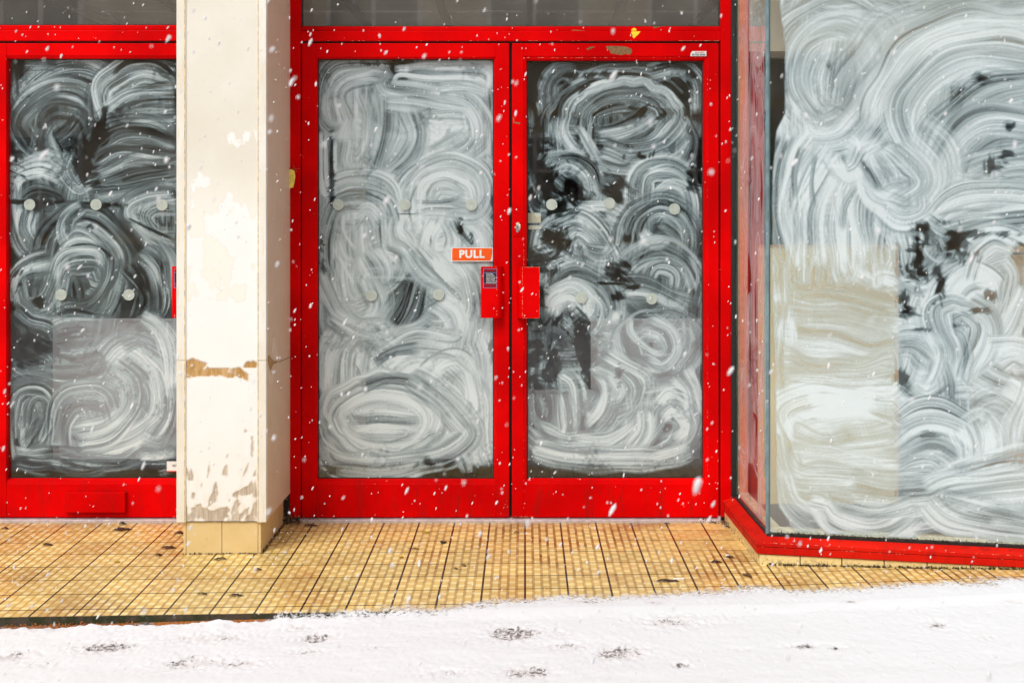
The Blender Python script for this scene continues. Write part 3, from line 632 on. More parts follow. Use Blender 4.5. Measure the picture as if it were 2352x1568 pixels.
RIGHT = [
 (5,100,.34,[(300,720),(290,560),(370,450),(500,450)],.12), (5,120,.30,arc(760,800,430,330,185,350,20),.2), (5,120,.38,arc(780,790,350,250,180,380,20),.24), (5,80,.16,arc(780,790,290,200,190,330,16),.14), (5,110,.46,arc(790,790,230,150,170,390,16),.22),
 (5,30,.05,arc(800,760,390,300,215,340,14),.05,.9), (5,36,.78,[(560,545),(640,515),(720,512)],.1), (5,60,.45,[(420,520),(560,470),(720,460)]), (5,90,.42,[(930,440),(1120,420),(1230,520),(1240,690)],.2), (5,40,.45,[(1180,430),(1190,560)]),
 (5,46,.72,[(350,720),(345,830),(390,920)],.3), (5,56,.90,[(415,730),(400,840),(470,940),(540,950)],.3), (5,40,.50,[(300,820),(310,900),(350,940)],.3), (5,50,.78,[(480,790),(550,890),(620,1010)],.25), (5,24,.72,[(590,720),(560,860),(645,1060)],.1), (5,30,.05,[(480,820),(500,900)],.04),
 (5,40,.03,[(720,740),(740,800)],.02), (5,50,.04,[(800,700),(900,700),(940,740)],.05,.9),
 (5,120,.52,[(600,880),(750,840),(880,790),(980,720)],.24), (5,150,.55,[(640,930),(830,980),(1000,930),(1130,820),(1180,720)],.22), (5,130,.56,[(620,1000),(800,1050),(960,1020),(1080,960)],.2), (5,30,.05,[(880,980),(930,1000),(960,980)],.04), (5,26,.08,[(770,910),(850,920)],.04), (5,70,.40,[(1180,780),(1220,900),(1150,1070)],.2), (5,30,.7,[(1140,1070),(1230,960)],.1), (5,36,.85,[(1210,690),(1250,650)],.1),
 (5,100,.62,[(240,1060),(350,1000),(470,1010),(570,1090),(610,1200),(600,1290)],.2), (5,70,.55,[(330,1060),(440,1040),(540,1120),(560,1240)],.22), (5,110,.02,[(290,1090),(300,1180),(340,1210)],.03,1), (5,80,.04,[(400,1120),(440,1160),(420,1230)],.03,1), (5,80,.5,[(200,1180),(220,1280),(330,1290),(480,1270)],.3,.6), (5,26,.9,[(450,1250),(450,1170)],.1), (5,60,.02,[(380,1280),(420,1290)],.02,1),
 (5,140,.24,[(640,1120),(740,1160),(840,1150)],.14), (5,12,.01,[(650,1200),(720,1160),(830,1150)],.01,1), (5,12,.01,[(640,1160),(730,1200),(740,1280)],.01,1), (5,12,.01,[(700,1240),(840,1190)],.01,1), (5,110,.45,[(620,1080),(820,1090),(900,1050)],.2),
 (5,130,.66,[(880,1290),(920,1110),(1060,1060),(1170,1130),(1220,1270),(1225,1420)],.24), (5,70,.94,[(960,1230),(1060,1150),(1160,1180),(1200,1300)],.2), (5,60,.45,[(1000,1260),(1080,1230),(1140,1290)]),
 (5,70,.88,[(380,1340),(520,1300),(680,1295),(800,1345)],.1), (5,12,.04,[(300,1362),(810,1362)],.02,1),(5,90,.70,[(640,1380),(720,1400),(760,1440)]),
 (5,130,.55,[(240,1600),(310,1430),(480,1380),(620,1450),(700,1600),(710,1700)],.3), (5,90,.70,[(380,1568),(500,1470),(600,1568)],.25), (5,50,.03,[(270,1440),(330,1500),(390,1560)],.02,1), (5,60,.03,[(350,1490),(400,1560)],.02,1),
 (5,150,.56,[(790,1568),(850,1370),(1000,1290),(1150,1340),(1220,1470),(1210,1600)],.2), (5,70,.92,[(890,1440),(960,1520),(1080,1470)],.15), (5,100,.60,[(1000,1390),(1120,1480),(1130,1568)]), (5,20,.05,[(850,1440),(855,1568)],.02,.9), (5,60,.35,[(750,1400),(740,1500)]),
 (6,110,.72,[(240,-20),(330,60),(420,110)],.3), (6,60,.03,[(280,40),(340,20)],.02,1), (6,90,.55,[(480,0),(560,40),(640,20)]), (6,60,.85,[(640,-20),(600,40)]), (6,100,.10,[(640,120),(700,160)],.08,.8), (6,26,.98,[(770,50),(765,120),(745,185)],.03,1),
 (6,130,.55,[(250,390),(270,250),(400,140),(550,170),(630,290),(600,420),(520,490)],.2), (6,100,.72,[(280,360),(310,280),(410,240),(470,310),(440,380)],.25), (6,50,.95,[(300,350),(330,310),(400,290),(440,340)],.15), (6,40,.88,[(530,250),(590,330),(560,440),(510,490)],.2), (6,50,.05,[(230,180),(230,330)],.04,.9), (6,20,.02,[(220,400),(250,430),(290,390)],.02,1),
 (6,150,.50,[(750,190),(790,90),(920,40),(1050,90),(1110,210),(1090,330)],.16), (6,90,.50,[(850,200),(900,120),(990,150),(980,260)],.2), (6,130,.48,[(680,210),(860,230),(1080,340)],.18), (6,16,.06,[(540,190),(700,195),(770,215)],.02,.9), (6,30,.85,[(1080,20),(1130,140),(1110,240)],.1,.6),
 (6,110,.86,[(720,360),(690,450),(620,520)],.2), (6,190,.54,[(540,520),(640,560),(720,620)],.14),
 (6,140,.52,arc(900,545,190,150,0,360,26),.18), (6,120,.50,[(820,450),(920,480),(980,560)],.16), (6,46,.80,[(740,380),(750,480),(870,580),(950,590)],.15), (6,60,.74,[(860,380),(980,460),(1010,580),(930,670),(820,640)],.2), (6,40,.62,[(900,500),(950,560)]), (6,30,.3,[(710,640),(800,720),(870,710)],.06),
 (6,110,.22,[(190,420),(180,620),(200,800)],.2), (6,30,.66,[(250,480),(235,640),(220,780)],.2), (6,30,.60,[(330,460),(300,600),(380,720)],.2), (6,120,.45,[(300,440),(380,470),(420,560)],.2), (6,20,.6,[(180,500),(200,620),(170,760)],.1), (6,26,.5,[(290,640),(340,760),(350,860)]),
 (6,70,.02,[(440,400),(470,560),(500,680),(520,760)],.02,1), (6,34,.02,[(520,680),(540,750),(520,830)],.02,1), (6,50,.10,[(300,390),(330,430)],.03,.9),
 (6,150,.56,[(200,820),(190,950),(280,1010),(330,940),(320,800)],.2), (6,60,.82,[(330,700),(410,760),(430,880),(430,1040)],.2), (6,26,.98,[(440,690),(480,800),(485,880)],.08), (6,80,.60,[(360,830),(380,1000),(350,1090)],.2),
 (6,140,.62,[(520,660),(600,760),(590,900),(480,1010)],.22), (6,150,.58,[(560,600),(650,660),(780,740),(770,870),(640,920)],.2), (6,30,.15,[(680,700),(680,760)],.05,.8), (6,110,.52,[(640,700),(720,790),(690,870)]),
 (6,150,.58,[(200,1090),(400,1120),(660,1090),(820,960),(860,830)],.18), (6,50,.86,[(420,1080),(600,1090),(720,1020),(740,960)],.2), (6,120,.62,[(180,1030),(240,1100),(360,1150)],.2),
 (6,160,.62,[(880,830),(1020,830),(1110,950),(1090,1080),(920,1160)],.2), (6,100,.66,[(930,980),(1000,920),(1060,1000),(1000,1080)],.2), (6,80,.84,[(830,900),(830,1040),(740,1160)],.2), (6,90,.82,[(1030,690),(1090,790),(1120,960)],.2), (6,60,.84,[(900,880),(960,820),(1000,850)],.2), (6,40,.8,[(1000,900),(1100,980)],.1),
 (6,100,.55,[(180,1140),(400,1190),(700,1200),(960,1180),(1100,1130)],.16), (6,60,.70,[(860,1190),(1000,1150),(1100,1100)],.16)]
BAY = [
 (7,300,.58,[(300,-300),(700,-250),(1200,-300),(1700,-250)]), (7,240,.55,[(300,-80),(800,-100),(1500,-120)]), (7,260,.60,[(760,60),(1000,20),(1600,-20)],.14),
 (7,70,.60,[(350,-60),(310,200),(340,440)]), (7,80,.62,[(470,-60),(400,80),(380,200)]), (7,170,.62,[(560,700),(390,560),(340,360),(410,170),(590,60),(760,100),(830,230)],.2), (7,140,.60,[(540,590),(450,430),(480,280),(600,190),(700,230)],.2), (7,140,.64,[(700,170),(740,260),(720,380),(640,500)],.2),
 (7,150,.66,[(640,200),(600,360),(590,560)],.2), (7,40,.9,[(820,90),(850,190)],.1), (7,110,.64,[(780,20),(900,60),(960,140)],.2),
 (7,260,.52,[(1700,40),(1250,100),(980,210),(830,380),(740,560),(620,690),(450,690),(380,600)],.14), (7,220,.60,[(1700,230),(1300,220),(1060,330),(930,520),(840,700)],.16), (7,200,.64,[(1700,330),(1350,300),(1120,390),(1010,540),(1040,700),(1170,780)],.18), (7,90,.38,[(1240,440),(1220,600),(1150,720)],.12), (7,40,.12,[(560,330),(580,350)],.03,1), (7,22,.02,[(565,310),(575,370)],.02,1), (7,60,.10,[(1320,430),(1390,390)],.08,.9),
 (7,190,.50,[(1700,470),(1450,520),(1280,640),(1150,820),(1180,980),(1330,1020)],.16), (7,180,.54,[(1700,700),(1420,700),(1270,800),(1230,950),(1400,980)],.16), (7,40,.06,[(1380,860),(1410,910)],.04,1), (7,60,.12,[(1430,840),(1500,760)],.1,.9), (7,40,.12,[(1480,660),(1540,640)],.05), (7,200,.56,[(1700,880),(1500,880),(1340,980)],.15),
 (7,170,.80,[(300,560),(300,800),(290,1100),(300,1290)],.16), (7,190,.80,[(440,720),(370,880),(370,1100),(430,1400)],.22), (7,160,.74,[(560,760),(460,900),(430,1050),(480,1290)],.22), (7,190,.80,[(700,850),(590,960),(540,1130),(560,1400)],.22), (7,120,.84,[(740,930),(700,1060),(700,1200),(740,1400)],.22), (7,130,.74,[(850,1000),(800,1150),(820,1290)],.22), (7,120,.62,[(930,1060),(900,1200),(920,1400)],.2),
 (7,30,.42,[(430,760),(390,900),(395,1050)],.08), (7,30,.45,[(720,960),(650,1080),(640,1220)],.08), (7,24,.40,[(500,800),(480,960),(490,1090)],.06),
 (7,120,.92,[(640,790),(740,830),(860,780)],.12), (7,100,.70,[(610,800),(650,890),(740,870),(780,790)],.2), (7,90,.92,[(760,920),(830,1020),(960,1060)],.14), (7,150,.66,[(800,790),(880,870),(900,960)],.2),
 (7,210,.55,[(950,720),(1080,860),(1080,1000),(940,1120)],.16), (7,120,.60,[(850,1060),(950,1150),(1060,1120),(1080,1000)],.2),
 (7,130,.62,[(1100,1180),(1240,1070),(1420,1040),(1700,1060)],.2), (7,90,.58,[(1090,1170),(1200,1230),(1400,1180),(1700,1150)],.2), (7,26,.08,[(1180,1165),(1250,1160)],.03,.9), (7,60,.66,[(1140,1160),(1300,1120),(1500,1110)],.2),
 (7,100,.16,[(1000,1180),(1060,1240),(1010,1400)],.12), (7,120,.60,[(960,1220),(980,1330),(950,1440)],.26), (7,80,.04,[(1180,1270),(1250,1250),(1589,1220)],.04,1), (7,90,.06,[(1190,1260),(1210,1330)],.04,1), (7,60,.05,[(1100,1370),(1300,1330)],.05,.9), (7,120,.5,[(1120,1250),(1140,1330)],.3), (7,60,.6,[(1130,1360),(1200,1380),(1240,1330)],.15),
 (7,90,.62,[(1270,1380),(1330,1280),(1450,1230),(1589,1290),(1700,1400)],.2),
 (9,150,.40,[(330,120),(340,300),(420,480)],.3), (9,120,.40,[(700,160),(650,320),(560,420)],.3), (9,170,.46,[(420,420),(560,520),(700,420),(840,260)],.26), (9,60,.03,[(540,120),(500,260),(470,430)],.03,1), (9,26,.72,[(600,40),(590,160),(720,270),(860,240)],.1), (9,60,.60,[(330,320),(480,500),(440,700)],.25),
 (9,130,.70,[(280,500),(420,600),(500,640)],.2), (9,170,.84,[(520,640),(480,800),(520,940)],.2), (9,90,.35,[(290,640),(330,760),(400,880)],.25), (9,30,.6,[(520,480),(500,700),(420,880),(330,940)],.1), (9,110,.12,[(290,780),(400,900)],.15),
 (9,190,.78,[(700,800),(780,560),(960,400),(1180,370),(1380,500),(1430,700),(1330,930)],.18), (9,150,.82,[(860,720),(960,560),(1120,460),(1300,560),(1330,760)],.2), (9,130,.70,[(1010,780),(1120,620),(1290,600)],.2), (9,110,.78,[(1060,520),(1110,300),(1220,140),(1400,60),(1600,140)],.2), (9,44,.04,[(840,430),(740,560),(680,770)],.03,1), (9,60,.70,[(1010,280),(1060,140),(1180,60)],.15), (9,180,.60,[(1500,220),(1640,420),(1640,700),(1500,950)],.2), (9,60,.2,[(1290,640),(1370,700)],.1),
 (9,130,.74,[(1750,560),(1680,800),(1500,1060),(1250,1330),(1000,1500)],.18), (9,190,.66,[(1040,800),(1230,900),(1300,1100),(1250,1350),(1000,1568)],.18), (9,34,.05,[(1070,770),(1250,900)],.03,1), (9,180,.66,[(860,880),(1030,870),(1180,1000),(1180,1250),(1060,1480),(1000,1650)],.2), (9,120,.60,[(880,1080),(980,1150),(1000,1350),(960,1568)],.2), (9,90,.25,[(900,970),(1000,1040)],.1),
 (9,160,.76,[(1060,780),(850,750),(720,830),(760,1020),(830,1250),(850,1450)],.2), (9,40,.14,[(480,1080),(600,1040)],.08,1), (9,80,.95,[(170,980),(290,990),(340,1060)],.05,.95), (9,150,.70,[(280,1150),(440,1120),(600,1150)],.25), (9,130,.82,[(480,1200),(600,1300),(620,1450)],.25), (9,190,.70,[(280,1250),(500,1280),(660,1400)],.25), (9,120,.72,[(600,1000),(640,1120),(740,1300)],.25),
 (8,110,.62,[(290,120),(270,420),(290,700),(330,980)],.2), (8,180,.55,[(560,60),(640,160),(800,220)],.15), (8,260,.56,[(340,240),(560,240),(850,300)],.15), (8,200,.58,[(300,420),(560,430),(860,460)],.18), (8,200,.60,[(320,540),(600,560),(860,560)],.18),
 (8,110,.86,[(330,760),(320,660),(420,610),(600,620),(740,640)],.16), (8,110,.97,[(440,690),(600,650),(750,640)],.08), (8,60,.95,[(430,560),(480,580)],.1), (8,70,.92,[(380,820),(440,760),(540,740)],.12), (8,60,.9,[(650,790),(760,780),(860,790)],.15), (8,60,.9,[(320,200),(330,340)],.15), (8,60,.92,[(700,230),(760,240)],.1),
 (8,170,.66,[(330,850),(560,870),(860,850)],.16), (8,150,.70,[(330,920),(600,960),(860,970),(1050,930)],.18), (8,150,.68,[(300,880),(340,1010),(560,1030),(860,1040)],.18),
 (8,150,.64,[(870,560),(1000,620),(1120,560)],.2), (8,100,.66,[(870,620),(960,680)],.2), (8,160,.60,[(880,760),(1000,730),(1160,760),(1220,850)],.24), (8,60,.10,[(960,770),(1040,790)],.05,.9), (8,60,.16,[(880,520),(920,500)],.08,.9),
 (8,170,.66,[(870,900),(1020,840),(1160,880),(1180,980),(1050,1060)],.22), (8,130,.60,[(870,980),(1000,960),(1060,1040)],.22),
 (8,160,.66,[(1230,700),(1330,660),(1420,760),(1400,900),(1280,990)],.22), (8,80,.98,[(1240,770),(1290,820),(1350,780)],.06), (8,110,.70,[(1180,720),(1230,820),(1200,950)],.22), (8,140,.82,[(1330,420),(1420,390),(1500,420)],.2), (8,70,.96,[(1370,530),(1440,580),(1520,650)],.1), (8,120,.72,[(1560,500),(1500,700),(1480,860)],.2), (8,40,.1,[(1310,510),(1340,550)],.05,.9), (8,50,.08,[(1270,690),(1310,700)],.04,.9),
 (8,160,.72,[(1560,960),(1300,1010),(1080,1060),(860,1080),(620,1040)],.2), (8,120,.68,[(1000,1100),(1200,1040),(1560,1010)],.2),
 (8,80,.66,[(300,940),(330,1090),(430,1180),(500,1195)],.2,.85), (8,90,.70,[(480,1060),(540,1180),(680,1240),(820,1220),(960,1150)],.22,.85), (8,60,.74,[(420,1080),(520,1110),(560,1150)],.2), (8,60,.58,[(560,1110),(760,1150),(960,1100)],.24), (8,50,.55,[(920,1220),(1040,1200),(1090,1130)],.2), (8,90,.64,[(1010,1070),(1120,1160),(1300,1220),(1600,1250)],.22,.85), (8,60,.66,[(1080,1060),(1280,1110),(1560,1180)],.22), (8,40,.6,[(1300,1190),(1600,1230)],.2)]

# ------------------------------------------------------------------ shop front frame
def recess_black(name, parent, rects, Yf=.022, Yb=.045):
    mb = MB()
    for r in rects: pbox(mb, *r, Yf, Yb)
    return mb.build(name, [BLACK], parent)

def glass_pane(px0, px1, py0, py1, parent, name='glass', Y=GY, gm=None):
    mb = MB(); x0, x1, z0, z1 = px_x(px0,Y), px_x(px1,Y), px_z(py1,Y), px_z(py0,Y); t = .006
    mb.add([(x0,Y,z0),(x1,Y,z0),(x1,Y,z1),(x0,Y,z1)], [(0,1,2,3)], 0)
    mb.add([(x0,Y+t,z0),(x1,Y+t,z0),(x1,Y+t,z1),(x0,Y+t,z1)], [(3,2,1,0)], 1)
    mb.add([(x0,Y,z0),(x1,Y,z0),(x1,Y+t,z0),(x0,Y+t,z0),(x0,Y,z1),(x1,Y,z1),(x1,Y+t,z1),(x0,Y+t,z1)], [(0,3,2,1),(4,5,6,7),(3,0,4,7),(1,2,6,5)], 2)
    return mb.build(name, [gm or GLASS, GBACK, GEDGE], parent)

TOP = -215
sf = empty('shopfront_frame', (0, 0, 0), 'red painted metal framework of posts and transom bars holding the shop doors', 'shopfront')
def framebar(name, px0, px1, py0, py1, Yf=0.0, Yb=.06, mat=RED, bevel=.0025):
    mb = MB(); pbox(mb, px0, px1, py0, py1, Yf, Yb); return mb.build(name, [mat], sf, bevel)
framebar('post', 665, 690.5, TOP, 1188); framebar('post', 1655.5, 1679, TOP, 1188, -.006)
framebar('post', 463.5, 488, TOP, 1188); framebar('post', -60, -21.5, TOP, 1188)
framebar('transom_bar', 690.6, 1655.4, 71, 94.5, 0, .06); framebar('transom_bar', -21.4, 463.4, 70, 94, 0, .06)
framebar('glazing_bead', 690.6, 1655.4, 61, 70.9, .016, .06); framebar('glazing_bead', -21.4, 463.4, 58, 69.9, .016, .06)
framebar('head_rail', 690.6, 1655.4, TOP, TOP+40); framebar('head_rail', -21.4, 463.4, TOP, TOP+40)
mb = MB()
for r in ((690.6,1655.4,94.6,99.5),(-21.4,463.4,94.1,98.5)): pbox(mb, *r, .02, .05)
for r in ((688,693,99,1190),(1169,1177,99,1190),(1651,1656,99,1190),(459,464,99,1190),(-22,-17,99,1190)): pbox(mb, *r, .036, .052)
for r in ((690.6,694,TOP,60.5),(1651.5,1655.4,TOP,60.5)): pbox(mb, *r, .018, .05)
for r in ((690.6,1655.4,59.6,61),(-21.4,463.4,56.6,58)): pbox(mb, *r, .021, .05)
mb.build('gasket', [BLACK], sf)
glass_pane(694, 1651.5, TOP+40, 60, sf, 'transom_glass', .034, HAZY); glass_pane(-21.4, 463.4, TOP+40, 57, sf, 'transom_glass', .034, HAZY)
for a, b in ((690.6,1655.4), (-21.4,463.4)):
    mb = MB(); mb.box(px_x(a), px_x(b), -.020, .07, -.012, .0115); mb.build('threshold', [ALU], sf, .002)

def chips_line(a, b, nrm, n, size, seed, up=Vector((0,0,1))):
    """irregular flakes of exposed undercoat along the edge a-b"""
    r = random.Random(seed); mb = MB(); a = Vector(a); b = Vector(b); t = (b-a).normalized(); s_ = t.cross(Vector(nrm)).normalized()
    for _ in range(n):
        p = a.lerp(b, r.random()) + Vector(nrm)*.0006; L = size*r.uniform(.5, 3.5); W = size*r.uniform(.25, .6); k = 7
        mb.add([p+t*(L*math.cos(6.283*i/k)*r.uniform(.6,1))+s_*(W*math.sin(6.283*i/k)*r.uniform(.6,1)) for i in range(k)], [tuple(range(k))])
    _b = mb.build
    mb.build = lambda *a, **k: tag(_b(*a, **k), kind='stuff')
    return mb

def text_part(txt, size, loc, parent, mat, bold=0.0, name='lettering', align='CENTER', spacing=1.0):
    cu = bpy.data.curves.new('t', 'FONT'); cu.body = txt; cu.size = size; cu.align_x = align; cu.align_y = 'CENTER'; cu.offset = bold; cu.extrude = .0003; cu.space_character = spacing
    ob = bpy.data.objects.new('t', cu); COL.objects.link(ob); bpy.context.view_layer.update()
    me = bpy.data.meshes.new_from_object(ob.evaluated_get(bpy.context.evaluated_depsgraph_get()))
    bpy.data.objects.remove(ob); bpy.data.curves.remove(cu)
    for v in me.vertices: v.co = Vector((v.co.x, -v.co.z, v.co.y)) + Vector(loc)
    me.materials.clear(); return link(name, me, [mat], parent)

# ------------------------------------------------------------------ doors
def door(label, x0, x1, gx0, gx1, gy0, gy1, beads, wash, base, seed, dots, scr=()):
    """photo-unit rectangle of leaf and of its glass"""
    y0, y1 = 99.6, 1187.5
    t = empty('shop_door', (px_x((x0+x1)/2), .02, px_z(y1)), label, 'door', 'red glazed shop doors')
    YF = .004; bt, bb, bl, br = beads
    mb = MB(); ox0, ox1, oz0, oz1 = px_x(x0,YF), px_x(x1,YF), px_z(y1,YF), px_z(y0,YF)
    ix0, ix1, iz0, iz1 = px_x(gx0-bl,YF), px_x(gx1+br,YF), px_z(gy1+bb,YF), px_z(gy0-bt,YF)
    mb.box(ox0, ix0-.0002, YF, .05, oz0, oz1); mb.build('stile', [RED], t, .0022)
    mb = MB(); mb.box(ix1+.0002, ox1, YF, .05, oz0, oz1); mb.build('stile', [RED], t, .0022)
    mb = MB(); mb.box(ix0, ix1, YF+.0008, .05, iz1, oz1); mb.build('top_rail', [RED], t, .0015)
    mb = MB(); mb.box(ix0, ix1, YF+.0008, .05, oz0, iz0); mb.build('bottom_rail', [RED], t, .0015)
    # sloping glazing bead from face back to the glass
    gx0_, gx1_, gz0, gz1 = px_x(gx0,GY-.004), px_x(gx1,GY-.004), px_z(gy1,GY-.004), px_z(gy0,GY-.004); Yi = GY-.0015; Yo = YF+.003
    mb = MB(); o = [(ix0,Yo,iz0),(ix1,Yo,iz0),(ix1,Yo,iz1),(ix0,Yo,iz1)]; i_ = [(gx0_,Yi,gz0),(gx1_,Yi,gz0),(gx1_,Yi,gz1),(gx0_,Yi,gz1)]
    bk = [(ix0,.05,iz0),(ix1,.05,iz0),(ix1,.05,iz1),(ix0,.05,iz1)]
    mid = [(p[0]*.25+q[0]*.75, Yo+.004, p[2]*.25+q[2]*.75) for p, q in zip(o, i_)]
    mb.add(o+mid+i_, [(a, (a+1)%4, (a+1)%4+4, a+4) for a in range(4)]+[(a+4, (a+1)%4+4, (a+1)%4+8, a+8) for a in range(4)]); mb.build('glazing_bead', [RED], t)
    mb = MB(); e = .004
    for (a, b, c, d) in ((gx0_,gx1_,gz0,gz0+e),(gx0_,gx1_,gz1-e,gz1),(gx0_,gx0_+e,gz0+e,gz1-e),(gx1_-e,gx1_,gz0+e,gz1-e)): mb.box(a, b, GY-.0022, GY-.0004, c, d)
    mb.build('gasket', [BLACK], t)
    glass_pane(gx0-2, gx1+2, gy0-2, gy1+2, t)
    wash_door(gx0, gx1, gy0, gy1, wash, base, seed, t, scr)
    for (dx, dy) in dots:
        p = pt(dx, dy, GY-.001); mb = MB(); k = 28; r_ = .0245
        extrude_poly(mb, [(p.x+r_*math.cos(6.2832*i/k), p.y-.0006, p.z+r_*math.sin(6.2832*i/k)) for i in range(k)], (0,.0004,0)); mb.build('safety_dot', [DOT], t)
    return t
D1 = door('red door on the far left, mostly behind the peeling pillar, with a letter plate in its bottom rail', -17.5, 459.5, 19.5, 424, 136, 1097.5, (8,13,5,5), LEFT, (.40,.12,50,1.6), 3,
          [(68,470),(220.5,470),(372,471),(140,677),(296,677)],
          [(1,570,740,50,60),(1,480,930,45,90),(1,530,1010,40,50),(1,400,840,40,30),(1,80,920,40,90),(1,80,1560,45,70),(2,120,600,60,60),(2,210,300,40,40),(1,660,1170,60,10),(1,150,1150,90,12),(1,500,1295,30,12)])
D2 = door('red door between the pillar and the keyhole door, with an orange sticker on its pale swirled glass', 693, 1169.5, 730.5, 1134, 136.5, 1098.5, (5,13,4,5), MID, (.68,.1,50,.80), 5,
          [(777,470),(930,470),(1083,470),(853,678),(1007,676)],
          [(3,290,1100,16,160),(3,1300,1280,14,120),(3,1100,1420,14,34),(3,1170,1500,14,26),(4,210,60,20,80),(4,850,1220,90,30),(3,560,400,110,14),(4,240,1260,70,40),(4,1180,580,20,60)])
D3 = door('red door with keyhole plate beside the glass bay, its glass darker and patchily whitewashed', 1176, 1651, 1210.5, 1614.5, 140.5, 1097.5, (11,13,7.5,12), RIGHT, (.30,.15,40,1.2), 8,
          [(1267,470),(1400,467),(1549,480),(1335,683),(1497,686)],
          [(5,250,1120,90,110),(5,440,1190,60,80),(5,400,1310,80,40),(5,240,1280,60,60),(5,330,1480,70,60),(5,390,1540,60,60),(5,740,1180,80,60),(5,880,700,90,40),(5,210,560,50,150),(5,210,900,60,90),(5,880,980,50,20),(5,1230,1120,50,80),(5,560,470,120,22),(5,1180,620,30,120),(6,250,40,70,60),(6,300,120,60,40),(6,190,300,40,100),(6,320,400,40,30),(6,470,470,40,80),(6,490,640,35,110),(6,520,780,22,70),(6,190,600,40,150),(6,300,640,50,60),(6,680,130,60,60),(6,740,215,50,14),(6,680,270,40,20),(6,680,730,18,40),(5,800,1500,30,30),(6,230,760,60,60)])

def handle(t, free, edge, root, y0, y1, seed, name='pull_handle'):
    """bent plate: flat face from free edge to the bend, curling back to the stile"""
    Yp = -.046; d = 1 if root > free else -1; th = .003
    zt, zb = px_z(y0, Yp), px_z(y1, Yp); xf, xe, xr = px_x(free,Yp), px_x(edge,Yp), px_x(root,-.01)
    prof = [(xf, Yp), (xe-.004*d, Yp), (xe, Yp+.001)]
    R_ = (xr-xe)
    for i in range(1, 9):
        a = i/8*math.pi/2; prof.append((xe+R_*math.sin(a)*.9, Yp+.001+.049*(1-math.cos(a))))
    inner = [(x, y+th) for x, y in prof[:3]] + [(x-th*d, y+th*.3) for x, y in prof[3:]]
    mb = MB(); n = len(prof); vs_ = [(x,y,zt) for x,y in prof]+[(x,y,zb) for x,y in prof]+[(x,y,zt) for x,y in inner]+[(x,y,zb) for x,y in inner]; f = []
    for i in range(n-1):
        f += [(i, i+n, i+1+n, i+1), (i+2*n, i+1+2*n, i+1+3*n, i+3*n), (i, i+1, i+1+2*n, i+2*n), (i+n, i+3*n, i+1+3*n, i+1+n)]
    f += [(0, 2*n, 3*n, n), (n-1, 2*n-1, 4*n-1, 3*n-1)]
    mb.add(vs_, f); h = mb.build(name, [RED], t, .0006); bm = bmesh.new(); bm.from_mesh(h.data); bmesh.ops.recalc_face_normals(bm, faces=bm.faces); bm.to_mesh(h.data); bm.free()
    return h, Yp, xf, xe, zt, zb
h1, Yp, xf, xe, zt, zb = handle(D2, 1104.5, 1141, 1157, 612, 730, 1)
chips_line((xf,Yp,zt-.001), (xe,Yp,zt-.001), (0,-1,0), 9, .0016, 2).build('chipped_edge', [CREAMP], h1)
chips_line((xe,Yp,zt), (xe,Yp,zb), (0,-1,0), 9, .0012, 3).build('chipped_edge', [CREAMP], h1)
h2, Yp2, xf2, xe2, zt2, zb2 = handle(D3, 1239.5, 1200, 1186, 613, 731, 1)
c = chips_line((xf2,Yp2,zt2-.001), (xe2,Yp2,zt2-.001), (0,-1,0), 22, .0016, 4)
for args in (((xf2-.001,Yp2,zt2),(xf2-.001,Yp2,zb2)), ((xf2,Yp2,zb2+.001),(xe2,Yp2,zb2+.001)), ((xe2,Yp2,zt2),(xe2,Yp2,zb2))):
    m2 = chips_line(*args, (0,-1,0), 22, .0014, hash(args[0]) & 255); c.add(m2.v, m2.f)
c.build('chipped_edge', [CREAMP], h2)
h0, Yp0, xf0, xe0, zt0, zb0 = handle(D1, 395, 431, 447, 612, 730, 1)
# contact sticker on the handles
def contact(hd, Yp, xa, xb, za, zb_):
    Yq = Yp-.0008
    mb = MB(); mb.box(xa, xb, Yq, Yp-.0001, zb_, za); st = mb.build('contact_sticker', [simple('sticker_border', (.42,.30,.62), .3)], hd)
    mb = MB(); w_ = (xb-xa); h_ = za-zb_; e = .0014; L1 = za-h_*.21; L2 = zb_+h_*.24
    for (a, b) in ((za-e, L1+e*.5), (L1-e*.5, L2+e*.5), (L2-e*.5, zb_+e)): mb.box(xa+e, xb-e, Yq-.0005, Yq-.0001, b, a)
    mb.build('dark_panel', [DARKV], st)
    lines = ['New Shutter','Shutter Repair','Glass Shopfront','Aluminum Shopfront','Electric Awnings','All type of Signs','Metal Gates & Grills','Automatic System']
    for i, s_ in enumerate(lines):
        text_part(s_, h_*.068, (xa+w_*.22, Yq-.0009, L1-h_*.045-i*(L1-L2-h_*.04)/7.6), st, WHITEP, 0.00006, align='LEFT')
    RV = RED
    for j, (s_, z_) in enumerate((('SHOPFRONTS', za-h_*.11), ('020 8533 1414', zb_+h_*.17), ('07957 333 942', zb_+h_*.07))):
        text_part(s_, h_*.10 if j else h_*.11, ((xa+xb)/2, Yq-.0009, z_), st, RV, .0002)
    return st
contact(h1, Yp, px_x(1110,Yp), px_x(1142,Yp)-.002, px_z(617,Yp), px_z(661.5,Yp))
contact(h0, Yp0, px_x(400,Yp0), px_x(431,Yp0), px_z(617,Yp0), px_z(661.5,Yp0))

